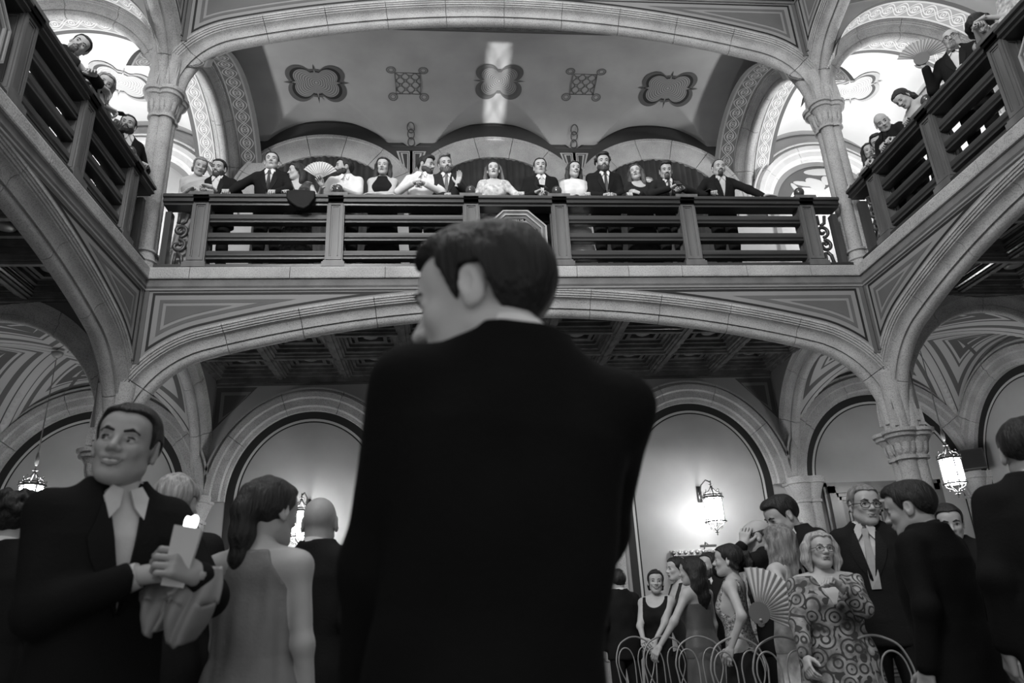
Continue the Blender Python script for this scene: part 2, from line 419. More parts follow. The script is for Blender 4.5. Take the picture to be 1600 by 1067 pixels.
# pilaster clusters between the blind arches
pil = CM['low']
def pilaster(x, y, where):
    e = empty('wall_pier', (x, y, 0)); tag(e, 'clustered stone wall pier with carved capital %s' % where, 'pier', 'wall piers of the ground floor gallery')
    for nm_, me_ in zip(('shaft', 'base', 'capital'), (stack(MB(), [(.2, .11, .10), (2.5, .105, .10)]).mesh('shaft', STONE, True, 30), stack(MB(), [(0, .15, .10), (.22, .15, .10), (.24, .125, .10)]).mesh('base', STONE, True, 30),
            stack(MB(), [(2.5, .105, .10), (2.5, .13, .10), (2.54, .13, .10), (2.55, .108, .10), (2.66, .13, .115), (2.76, .16, .13), (2.77, .18, .135), (2.86, .185, .135)]).mesh('capital', STONE, True, 30))): inst(nm_, me_, e)
for sx, n_ in ((-1, 'left'), (1, 'right')):
    pilaster(sx * 4.36, WY - .10, 'on the far wall, %s of centre' % n_)
    pilaster(sx * 1.41, WY - .06, 'on the far wall, %s of the middle arch' % n_)
    pilaster(sx * (WX - .10), 7.83, 'on the %s outer wall' % n_)
    pilaster(sx * (WX - .08), WY - .08, 'in the far %s corner of the gallery' % n_)

# transverse ribs across the galleries, both storeys
def rib(fm, arch, hw=.17, top=.26, m=STONE, walls=None, ztop=4.56, wmat=PLASTER_M, cuts=7):
    s = hw / .19
    p2 = [(w_ * s * 1.05, d * top / .30) for w_, d in prof]
    arch_stones(trim(), arch, p2, fm, list(np.linspace(0, 1, cuts)), m, 10)
    tn[0] += 1
    struct(wall_over('trim_%d' % tn[0], arch, top - .012, -arch.a - .25, arch.a + .25, ztop, fm, -hw * .95, hw * .95, wmat, n=60))
rl = Arch1(1.25, 2.95, 1.45); ru = Arch1(1.24, 7.5, 1.24)
CY = (YF + WY) / 2; CX = (XF + WX) / 2
for sx in (-1, 1):
    rib(fmap('x', XF, CY, sx), rl); rib(fmap('y', YF, sx * CX), rl)
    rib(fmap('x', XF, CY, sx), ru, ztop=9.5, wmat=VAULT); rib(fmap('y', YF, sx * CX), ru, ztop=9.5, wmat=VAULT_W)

# ---- timber coffered ceiling of the ground floor galleries
def coffer_mesh(sx, sy):
    mb = MB()
    for k, (ins, z0, z1) in enumerate(((0., .0, .05), (.055, .045, .09), (.10, .085, .13), (.19, .07, .12))):
        a, b = sx / 2 - ins, sy / 2 - ins; t = .05
        mb.box(-a, a, -b, -b + t, z0, z1).box(-a, a, b - t, b, z0, z1).box(-a, -a + t, -b + t, b - t, z0, z1).box(a - t, a, -b + t, b - t, z0, z1)
    mb.box(-sx / 2, sx / 2, -sy / 2, sy / 2, .13, .15)
    return mb.mesh('coffer', COFFER)
def boss_mesh(): return MB().lathe([(.001, -.0), (.07, .006), (.10, .02), (.105, .05)], n=20).mesh('boss', mat('boss_wood', .16, .35, .2, 8), True)
def beam_mesh(L, w=.24, h=.18):
    p = [(-w / 2, h), (-w / 2, h * .55), (-w / 2 + .025, h * .5), (-w / 2 + .025, h * .28), (-w / 2 + .05, h * .22), (-w / 2 + .05, .02), (-.03, .02), (-.025, 0), (.025, 0), (.03, .02), (w / 2 - .05, .02), (w / 2 - .05, h * .22), (w / 2 - .025, h * .28), (w / 2 - .025, h * .5), (w / 2, h * .55), (w / 2, h)]
    return MB().prism(p, -L / 2, L / 2).mesh('beam', COFFER)
CZ = 4.56
def timber(name, x0, x1, y0, y1, nx, ny, along_y):
    c = struct(MB().box(x0, x1, y0, y1, CZ + .25, CZ + .30).ob(name, COFFER_D))
    dx, dy = (x1 - x0) / nx, (y1 - y0) / ny
    cm = coffer_mesh(dx - .12, dy - .12); bm = boss_mesh()
    bl = beam_mesh(y1 - y0); bs = beam_mesh(x1 - x0, .15, .13)
    main, sec = (bl, bs)
    for i in range(nx + 1): inst('beam', bl, c, (x0 + i * dx, (y0 + y1) / 2, CZ if along_y else CZ + .02))
    for j in range(ny + 1): inst('beam', bs, c, ((x0 + x1) / 2, y0 + j * dy, CZ + (.02 if along_y else 0)), pi / 2)
    for i in range(nx):
        for j in range(ny):
            p = (x0 + (i + .5) * dx, y0 + (j + .5) * dy, CZ + .09)
            inst('coffer', cm, c, p); inst('boss', bm, c, (p[0], p[1], p[2] + .07))
timber('ceiling_far', -4.22, 4.22, 8.0, 10.5, 9, 3, True)
timber('ceiling_left', -7.15, -4.55, -.2, 7.66, 3, 9, False)
timber('ceiling_right', 4.55, 7.15, -.2, 7.66, 3, 9, False)
# frieze under the timber ceiling on the far wall
for (x0, x1, y0, y1) in ((-4.2, 4.2, WY - .06, WY),):
    tn[0] += 1; mb = MB(); mb.box(x0, x1, y0, y1, 4.52, 4.60).box(x0, x1, y0 - .04, y1, 4.60, 4.66); struct(mb.ob('trim_%d' % tn[0], COFFER))

# ---- painted groin vaults in the ground floor corners
def stripes_material():
    m = bpy.data.materials.new('vault_stripes'); m.use_nodes = True; nt = m.node_tree; N = nt.nodes; L = nt.links
    b = N['Principled BSDF']; b.inputs['Roughness'].default_value = .85
    tc = N.new('ShaderNodeTexCoord'); sp = N.new('ShaderNodeSeparateXYZ'); L.new(tc.outputs['Object'], sp.inputs[0])
    def M(op, a, b_=None):
        n = N.new('ShaderNodeMath'); n.operation = op
        for i, v in enumerate((a, b_)):
            if v is None: continue
            if isinstance(v, (int, float)): n.inputs[i].default_value = v
            else: L.new(v, n.inputs[i])
        return n.outputs[0]
    ax, ay = M('ABSOLUTE', sp.outputs[0]), M('ABSOLUTE', sp.outputs[1])
    mx, mn = M('MAXIMUM', ax, ay), M('MINIMUM', ax, ay)
    g = M('SUBTRACT', mx, mn); e = M('SUBTRACT', 1.38, mx)
    t = M('MINIMUM', M('MULTIPLY', g, .8), M('ADD', M('MULTIPLY', e, 1.1), .02))
    cr = N.new('ShaderNodeValToRGB'); cr.color_ramp.interpolation = 'CONSTANT'
    els = [(0, .40), (.06, .07), (.075, .42), (.15, .11), (.22, .42), (.30, .42), (.33, .11), (.36, .45), (.40, .10), (.52, .42), (.56, .10), (.72, .40)]
    cr.color_ramp.elements[0].position = 0; cr.color_ramp.elements[1].position = .06
    for i, (p, v) in enumerate(els):
        q = cr.color_ramp.elements[i] if i < 2 else cr.color_ramp.elements.new(p)
        q.position = p; q.color = (v, v, v, 1)
    L.new(t, cr.inputs[0])
    # a second frame of chevrons breaks the nested triangles
    ch = M('ABSOLUTE', M('SUBTRACT', M('ADD', mn, M('MULTIPLY', e, .8)), .55))
    k = M('LESS_THAN', ch, .03); k2 = M('MULTIPLY', k, M('GREATER_THAN', t, .22))
    mixn = N.new('ShaderNodeMix'); mixn.data_type = 'RGBA'; L.new(k2, mixn.inputs[0]); L.new(cr.outputs[0], mixn.inputs[6]); mixn.inputs[7].default_value = (.10, .10, .10, 1)
    L.new(mixn.outputs[2], b.inputs['Base Color']); return m
STRIPES = stripes_material()
def groin(name, cx, cy, hx, hy, z0, b, m, n=56, zoff=0):
    us = np.linspace(-1, 1, n); V = []
    hf = lambda u: z0 + b * np.sqrt(np.maximum(0, 1 - np.minimum(1, abs(u)) ** 2.1))
    for j in us:
        for i in us: V.append((i * hx, j * hy, max(hf(i), hf(j)) + zoff))
    F = [(j * n + i, j * n + i + 1, (j + 1) * n + i + 1, (j + 1) * n + i) for j in range(n - 1) for i in range(n - 1)]
    o = ob(name, V, F, m, None, True, sharp=25); o.location = (cx, cy, 0); return struct(o)
for sx, n_ in ((-1, 'left'), (1, 'right')):
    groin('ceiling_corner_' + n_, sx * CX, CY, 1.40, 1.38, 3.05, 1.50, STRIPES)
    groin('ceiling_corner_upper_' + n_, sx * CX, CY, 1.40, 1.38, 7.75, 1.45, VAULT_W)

# ---- barrel vaults with lunettes in the upper galleries
VZ0, VA, VB = 8.40, 1.48, .95
def barrel(t): return VZ0 + VB * np.sqrt(np.maximum(0, 1 - (t / VA) ** 2))
def vault_far_z(x, y):
    z = barrel(y - CY)
    for xc in (-BAY, 0, BAY):
        d = np.abs(x - xc)
        if y > CY: z = max(z, 7.92 + (sqrt(1.34 ** 2 - d * d) if d < 1.34 else -9))
    return z
nx, ny = 290, 84
X = np.linspace(-4.22, 4.22, nx); Y = np.linspace(8.0, WY + .01, ny)
V = [(x, y, vault_far_z(x, y)) for y in Y for x in X]
F = [(j * nx + i, j * nx + i + 1, (j + 1) * nx + i + 1, (j + 1) * nx + i) for j in range(ny - 1) for i in range(nx - 1)]
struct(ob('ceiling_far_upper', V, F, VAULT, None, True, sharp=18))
for sx, n_ in ((-1, 'left'), (1, 'right')):
    V = []; F = []; n = 40
    for y in (-.5, 7.66):
        for q in np.linspace(-1.46, 1.46, n): V.append((sx * CX + q, y, float(barrel(q))))
    F = [(i, i + 1, n + i + 1, n + i) for i in range(n - 1)]
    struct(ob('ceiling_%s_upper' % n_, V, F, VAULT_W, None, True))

# guilloche: interlaced painted bands that follow the ribs on the vault plaster
def guilloche_material(name, lo, hi):
    m = bpy.data.materials.new(name); m.use_nodes = True; nt = m.node_tree; N = nt.nodes; L = nt.links
    b = N['Principled BSDF']; b.inputs['Roughness'].default_value = .85
    uv = N.new('ShaderNodeUVMap'); sp = N.new('ShaderNodeSeparateXYZ'); L.new(uv.outputs[0], sp.inputs[0])
    def M(op, a, b_=None):
        n = N.new('ShaderNodeMath'); n.operation = op
        for i, v in enumerate((a, b_)):
            if v is None: continue
            if isinstance(v, (int, float)): n.inputs[i].default_value = v
            else: L.new(v, n.inputs[i])
        return n.outputs[0]
    u, v = sp.outputs[0], sp.outputs[1]
    s = M('MULTIPLY', M('SINE', M('MULTIPLY', u, 2 * pi)), .27)
    vc = M('SUBTRACT', v, .5)
    def lines(d, w, gap): return M('MAXIMUM', M('LESS_THAN', M('ABSOLUTE', M('SUBTRACT', d, gap)), w), M('LESS_THAN', M('ABSOLUTE', M('ADD', d, gap)), w))
    a = M('MAXIMUM', lines(M('SUBTRACT', vc, s), .028, .075), lines(M('ADD', vc, s), .028, .075))
    fu = M('MULTIPLY', M('SUBTRACT', M('FRACT', M('ADD', M('MULTIPLY', u, 2.), 0.)), .5), 1.0)
    r = M('SQRT', M('ADD', M('MULTIPLY', fu, M('MULTIPLY', fu, .9)), M('MULTIPLY', vc, vc)))
    rings = M('MAXIMUM', M('LESS_THAN', M('ABSOLUTE', M('SUBTRACT', r, .15)), .022), M('LESS_THAN', r, .06))
    edge = M('MAXIMUM', M('LESS_THAN', M('ABSOLUTE', M('SUBTRACT', M('ABSOLUTE', vc), .43)), .018), M('LESS_THAN', M('ABSOLUTE', M('SUBTRACT', M('ABSOLUTE', vc), .48)), .012))
    k = M('MAXIMUM', M('MAXIMUM', a, rings), edge)
    mixn = N.new('ShaderNodeMix'); mixn.data_type = 'RGBA'; L.new(k, mixn.inputs[0]); mixn.inputs[6].default_value = (lo, lo, lo, 1); mixn.inputs[7].default_value = (hi, hi, hi, 1)
    L.new(mixn.outputs[2], b.inputs['Base Color']); return m
GUIL_SHADED = guilloche_material('guilloche', .05, .19); GUIL_LIT = guilloche_material('guilloche_lit', .30, .62)  # one pattern twice: underside shade in the dark colours, corner-bay light in the pale
def vault_band(parent, fm, w0, w1, zf, m, border, n=60, off=.008):
    """strip on a vault whose height is zf(t); t across the gallery, w along it"""
    T = np.linspace(-1.42, 1.42, n); V = []; UV = []; L_ = 0; prev = None
    for t in T:
        z = float(zf(t)) - off
        if prev is not None: L_ += sqrt((t - prev[0]) ** 2 + (z - prev[1]) ** 2)
        prev = (t, z)
        for w_, v in ((w0, 0), (w1, 1)): V.append(fm(t, w_, z)); UV.append((L_ / .42, v))
    ob('painted_guilloche', V, [(2 * i, 2 * i + 1, 2 * i + 3, 2 * i + 2) for i in range(n - 1)], m, parent, uv=UV)
    V = []; e = .05 * (1 if w1 > w0 else -1)
    for t in T:
        z = float(zf(t)) - off * .8
        V += [fm(t, w1, z), fm(t, w1 + e * 1.3, z)]
    ob('painted_line', V, [(2 * i, 2 * i + 1, 2 * i + 3, 2 * i + 2) for i in range(n - 1)], border, parent)
gz = lambda t: 7.75 + 1.45 * np.sqrt(np.maximum(0, 1 - np.minimum(1, abs(t) / 1.38) ** 2.1))
rz_ = lambda t: np.minimum(ru.z0 + (ru.b + .24) * np.sqrt(np.maximum(0, 1 - (np.minimum(abs(t), 1.47) / 1.48) ** 2)), 99)
for sx in (-1, 1):
    t = trim()
    vault_band(t, fmap('x', XF, CY, sx), -.18, -.48, rz_, GUIL_SHADED, PLASTER_D)      # gallery side
    vault_band(t, fmap('x', XF, CY, sx), .19, .44, rz_, GUIL_LIT, PLASTER_M)       # corner side
    vault_band(t, fmap('y', YF, sx * CX), .19, .44, rz_, GUIL_LIT, PLASTER_M)
    vault_band(t, fmap('y', YF, sx * CX), -.19, -.50, rz_, GUIL_LIT, PLASTER_D)

# painted border where the far vault meets the back of the great arch
t = trim(); V = []; UV = []; n = 90
for x in np.linspace(-3.9, 3.9, n):
    for y, v in ((8.03, 0), (8.27, 1)): V.append((x, y, float(barrel(y - CY)) - .008)); UV.append((x / .42, v))
ob('painted_guilloche', V, [(2 * i, 2 * i + 1, 2 * i + 3, 2 * i + 2) for i in range(n - 1)], GUIL_SHADED, t, uv=UV)
V = [(x, y, float(barrel(y - CY)) - .007) for x in np.linspace(-3.9, 3.9, n) for y in (8.27, 8.34)]
ob('painted_line', V, [(2 * i, 2 * i + 1, 2 * i + 3, 2 * i + 2) for i in range(n - 1)], PLASTER_D, t)

# ------------------------------------------------------------------ far wall of the upper gallery: arches, dark curtains, painted ornament
BAND_D = mat('painted_dark_band', .045, .8, .15, 3)
CURT = mat('curtain', .035, .9, .3, 3, .1, 20)
au_ = Arch1(1.12, 7.60, .88)
def flat_ring(fm, arch, d0, d1, depth, cuts, m, t):
    pr_ = [(.02, d0), (-depth, d0), (-depth - .01, d0 + .02), (-depth - .01, d1 - .06), (-depth - .025, d1 - .045), (-depth - .025, d1), (.02, d1)]
    arch_stones(t, arch, pr_, fm, cuts, m, 12)
for xc in (-BAY, 0, BAY):
    fm = fmap('y', WY, xc); t = trim()
    flat_ring(fm, au_, 0, .40, .10, list(np.linspace(0, 1, 8)), STONE, t)
    band_strip('painted_band', au_, .40, .73, fm, -.012, BAND_D, t, zb=7.3)
    band_strip('painted_line', au_, .73, .76, fm, -.013, PAINT_K, t, zb=7.3)
    # curtain filling the arch, hanging in folds
    n, mrow = 90, 14; V = []; u = np.linspace(-1.12, 1.12, n)
    for j in range(mrow):
        q = j / (mrow - 1)
        for x in u:
            top = 7.60 + .88 * sqrt(max(0, 1 - (x / 1.121) ** 2))
            fold = .035 * sin(x * 26 + 1.2 * sin(x * 7)) * (.4 + .6 * q) + .02 * sin(x * 61)
            V.append((xc + x * (1 - .12 * (1 - q) * 0), WY - .06 + fold * .9, top + (4.96 - top) * q))
    F = [(j * n + i, j * n + i + 1, (j + 1) * n + i + 1, (j + 1) * n + i) for j in range(mrow - 1) for i in range(n - 1)]
    o = ob('curtain', V, F, CURT, None, True)
    tag(o, 'dark folded curtain filling the %s arch of the upper gallery' % ('left' if xc < 0 else 'middle' if xc == 0 else 'right'), 'curtain', 'curtains in the upper gallery')
for sx in (-1, 1):
    for fm in (fmap('y', WY, sx * CX), fmap('x', WX, CY, sx)):
        t = trim(); a2 = Arch1(1.0, 7.50, .98)
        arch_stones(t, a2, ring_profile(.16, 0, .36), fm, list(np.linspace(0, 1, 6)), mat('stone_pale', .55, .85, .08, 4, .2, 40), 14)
        band_strip('painted_line', a2, .60, .625, fm, -.01, PLASTER_M, t, zb=7.3)
        band_strip('painted_band', a2, -.09, 0, fm, -.05, PLASTER, t, zb=5)
# painted figure in the right hand lunette (a plain soft figure on a dark ground)
fm = fmap('y', WY, CX); t = struct(empty('trim_%d' % (tn[0] + 1))); tn[0] += 1
A = a2.pts(-.09, 40); V = [fm(0, -.03, 7.5)] + [fm(u, -.03, z) for u, z in A]
ob('lunette_ground', V, [(0, i, i + 1) for i in range(1, 40)], PLASTER_D, t)
def blob(name, cx, cz, rx, rz, rot, m, w_, n=18, lob=0.):
    P = []
    for i in range(n):
        a = 2 * pi * i / n; r = 1 + lob * sin(3 * a + cx * 9)
        x, z = rx * r * cos(a), rz * r * sin(a); P.append((cx + x * cos(rot) - z * sin(rot), cz + x * sin(rot) + z * cos(rot)))
    ob(name, [fm(u, w_, z) for u, z in P] + [fm(u, w_ + .012, z) for u, z in P], [tuple(range(n))] + [(i, (i + 1) % n, n + (i + 1) % n, n + i) for i in range(n)], m, t)
for args in ((-.35, 7.72, .34, .22, .3, VAULT_W, -.034, 18, .08), (.38, 7.75, .42, .28, -.2, mat('mural_pale', .5, .85, .2, 5), -.034, 18, .06), (.05, 8.28, .34, .07, .03, PAINT_W, -.036), (-.12, 8.02, .18, .12, -.5, PAINT_W, -.040, 18, .1), (.08, 8.10, .08, .09, .2, PAINT_W, -.044),
             (-.33, 8.03, .20, .045, -.15, PAINT_W, -.042), (-.50, 7.93, .045, .13, .6, PAINT_W, -.042), (.20, 7.92, .06, .20, .3, PAINT_W, -.042), (-.02, 7.80, .10, .20, .4, PAINT_W, -.041)):
    blob('painted_figure', *args)
# panels between the arches
FMW = fmap('y', WY, 0); t = trim()
for x0 in (-BAY / 2, BAY / 2):
    for (z0, z1, hw, m, e) in ((8.66, 8.73, .26, BAND_D, .015), (8.735, 8.75, .30, PLASTER_D, .016)):
        ob('painted_line', [FMW(x0 + a, -e, z) for a, z in ((-hw, z0), (hw, z0), (hw * 1.15, z1), (-hw * 1.15, z1))], [(0, 1, 2, 3)], m, t)
    for s in (-1, 1):
        for k, m in ((0, PAINT_W), (.018, PLASTER_D), (.035, PAINT_W), (.052, BAND_D)):
            P = [(s * (.025 + k * .8), 8.64 - k), (s * (.25 - 2 * k), 8.64 - k), (s * (.025 + k * .8), 7.85 + 4.5 * k)]
            ob('painted_panel', [FMW(x0 + a, -.016 - .04 * k, z) for a, z in P], [(0, 1, 2)], m, t)
    for (cz, r) in ((8.80, .055), (8.90, .055), (8.98, .06)):       # loop ornament
        mb = MB(); a = np.linspace(0, 2 * pi, 17)[:-1]
        mb.tube([(x0 + r * cos(q), WY - .03 - max(0, cz + r * sin(q) - 8.78) * .9, cz + r * 1.1 * sin(q)) for q in a], .009, 4, True); mb.ob('painted_loop', PLASTER_D, t)

# medallions painted on the vaults
def lobes(cs, spikes):
    th = np.linspace(0, 2 * pi, 96, endpoint=False); R = np.zeros(96)
    for cx, cy, r in cs:
        dx = np.cos(th) * cx + np.sin(th) * cy; q = r * r - (cx * cx + cy * cy - dx * dx)
        R = np.maximum(R, np.where(q > 0, dx + np.sqrt(np.maximum(q, 0)), 0))
    for a0, L_, w_ in spikes:
        d = np.abs((th - a0 + pi) % (2 * pi) - pi); R = np.maximum(R, L_ * (1 - d / w_))
    return th, R
def medallion(name, x0, y0, zf, cs, spikes, rings, parent, rot=0., off=.009):
    th, R = lobes(cs, spikes); rows = []; mats = []; mi = []; V = []; F = []
    n = len(th); base = 0.55 * R.min()
    for k, (s0, m) in enumerate(rings):
        Rk = R * s0 if s0 > .55 else (R * s0 * (s0 / .55) ** .6 + R.mean() * s0 * (1 - (s0 / .55) ** .6))
        for a, r in zip(th, Rk):
            px, py = r * cos(a), r * sin(a); x, y = x0 + px * cos(rot) - py * sin(rot), y0 + px * sin(rot) + py * cos(rot)
            V.append((x, y, zf(x, y) - off))
        if m not in mats: mats.append(m)
    for k in range(len(rings) - 1):
        for i in range(n): F.append((k * n + i, k * n + (i + 1) % n, (k + 1) * n + (i + 1) % n, (k + 1) * n + i)); mi.append(mats.index(rings[k][1]))
    k = len(rings) - 1; F.append(tuple(k * n + i for i in range(n))); mi.append(mats.index(rings[k][1]))
    ob(name, V, F, mats, parent, mi=mi)
def rings(halo, black, a, b, n=9):
    r = [(1.20, halo), (1.03, black), (.90, a)]
    for k in range(n): r += [(.87 - k * .094, b), (.818 - k * .094, a)]
    return r
MD = mat('medallion_field', .13, .85, .1, 6); ML = mat('medallion_line', .27, .85)
Q4 = [(.22, .12, .165), (-.22, .12, .165), (.22, -.12, .165), (-.22, -.12, .165), (0, 0, .22)]
SP = [(0, .43, .16), (pi, .43, .16), (pi / 2, .31, .2), (-pi / 2, .31, .2)]
tm = trim()
vf = lambda x, y: barrel(y - CY)
for x0, y0 in ((-2.88, 9.62), (2.90, 9.60)): medallion('painted_medallion', x0, y0, vf, Q4, SP, rings(PLASTER_D, PAINT_K, ML, MD), tm)
Q3 = [(.17, .14, .15), (-.17, .14, .15), (.17, -.14, .15), (-.17, -.14, .15), (0, 0, .2)]
medallion('painted_medallion', .06, 9.52, vf, Q3, [(0, .36, .15), (pi, .36, .15)], rings(PLASTER_M, PLASTER_D, ML, MD), tm)
MDp = mat('medallion_lit_field', .40, .85, .1, 6); MLp = mat('medallion_lit_line', .62, .85)  # paler copies of the medallion colours, with the corner bays' lamplight put in
gf = lambda sx: (lambda x, y: max(gz((x - sx * CX) / 1.40 * 1.38), gz(y - CY)))
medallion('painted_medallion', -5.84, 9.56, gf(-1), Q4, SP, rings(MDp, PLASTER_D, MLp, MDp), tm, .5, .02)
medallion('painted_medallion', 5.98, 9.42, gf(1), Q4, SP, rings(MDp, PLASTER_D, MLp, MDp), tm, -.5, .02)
for x0, y0 in ((-1.42, 9.60), (1.46, 9.55)):                       # square knots with four loops
    mb = MB(); h = .20
    def vt(P, r=.011, closed=True): mb.tube([(x0 + x, y0 + y, vf(x0 + x, y0 + y) - .004) for x, y in P], r, 4, closed, .3)
    for k in range(5):
        o_ = -h + (k + .5) * 2 * h / 5
        for f in (lambda a, b: (a, b), lambda a, b: (b, a)):
            vt([f(a, o_ + .022 * sin(a * 40 + k * pi)) for a in np.linspace(-h, h, 22)], .010, False)
    vt([(-h, -h), (h, -h), (h, h), (-h, h)], .012)
    for sx in (-1, 1):
        for sy in (-1, 1):
            a = np.linspace(0, 2 * pi, 15)[:-1]; vt([(sx * (h + .055) + .07 * cos(q), sy * (h + .055) + .065 * sin(q)) for q in a]); vt([(sx * (h + .055) + .04 * cos(q), sy * (h + .055) + .037 * sin(q)) for q in a], .007)
    mb.ob('painted_knot', MD, tm)

# ------------------------------------------------------------------ wooden balustrade
W_LIGHT = mat('wood_edge', .30, .4, .25, 8, stretch=(1, 1, .2))
def post_mesh():
    mb = MB(); b = .088
    mb.box(-.13, .13, -.13, .13, 0, .06).box(-.115, .115, -.115, .115, .06, .085).box(-b, b, -b, b, .085, .91)
    for z0, z1, r in ((.885, .905, .105), (.92, .945, .118), (.945, .985, .138)): mb.box(-r, r, -r, r, z0, z1)
    for q in range(4):                                               # raised frame round a sunk panel on every face
        T = np.array(Matrix.Rotation(q * pi / 2, 4, 'Z'))
        for (x0, x1, z0, z1, e) in ((-.088, -.055, .10, .88, .014), (.055, .088, .10, .88, .014), (-.055, .055, .10, .14, .014), (-.055, .055, .83, .88, .014), (-.045, -.036, .15, .82, .008), (.036, .045, .15, .82, .008), (-.036, .036, .81, .82, .008)):
            mb.box(x0, x1, -b - e, -b + .002, z0, z1, T)
    return mb.mesh('post', WOOD_P)
PM = post_mesh()
BALL = MB().lathe([(.001, 0), (.05, 0), (.052, .02), (.028, .03), (.026, .045), (.045, .06), (.060, .085), (.066, .115), (.060, .145), (.045, .168), (.02, .18), (.001, .182)], n=20).mesh('ball_finial', mat('wood_ball', .05, .18, .3, 9, spec=.7), True, 50)
def rail_prof(kind):
    if kind == 'top': return [(-.135, 5.925), (-.14, 5.905), (-.14, 5.885), (-.115, 5.875), (-.115, 5.845), (-.125, 5.84), (-.125, 5.83), (-.09, 5.82), (-.085, 5.80), (.085, 5.80), (.09, 5.82), (.125, 5.83), (.125, 5.84), (.115, 5.845), (.115, 5.875), (.14, 5.885), (.14, 5.905), (.135, 5.925)]
    z = kind
    return [(-.05, z + .11), (-.055, z + .10), (-.055, z + .05), (-.045, z + .045), (-.035, z + .03), (-.05, z + .025), (-.05, z + .005), (-.04, z), (.04, z), (.05, z + .005), (.05, z + .025), (.035, z + .03), (.045, z + .045), (.055, z + .05), (.055, z + .10), (.05, z + .11)]
def run(fm, u0, u1, pr_, w0):
    V = [fm(u, w0 + w_, z) for u in (u0, u1) for w_, z in pr_]; n = len(pr_)
    return V, [(j, (j + 1) % n, n + (j + 1) % n, n + j) for j in range(n)] + [tuple(range(n)), tuple(range(n, 2 * n))[::-1]]
def spiral(cx, cz, r0, r1, turns, a0, n=26):
    t_ = np.linspace(0, 1, n); return [(cx + (r0 + (r1 - r0) * q) * cos(a0 + turns * 2 * pi * q), cz + (r0 + (r1 - r0) * q) * sin(a0 + turns * 2 * pi * q)) for q in t_]
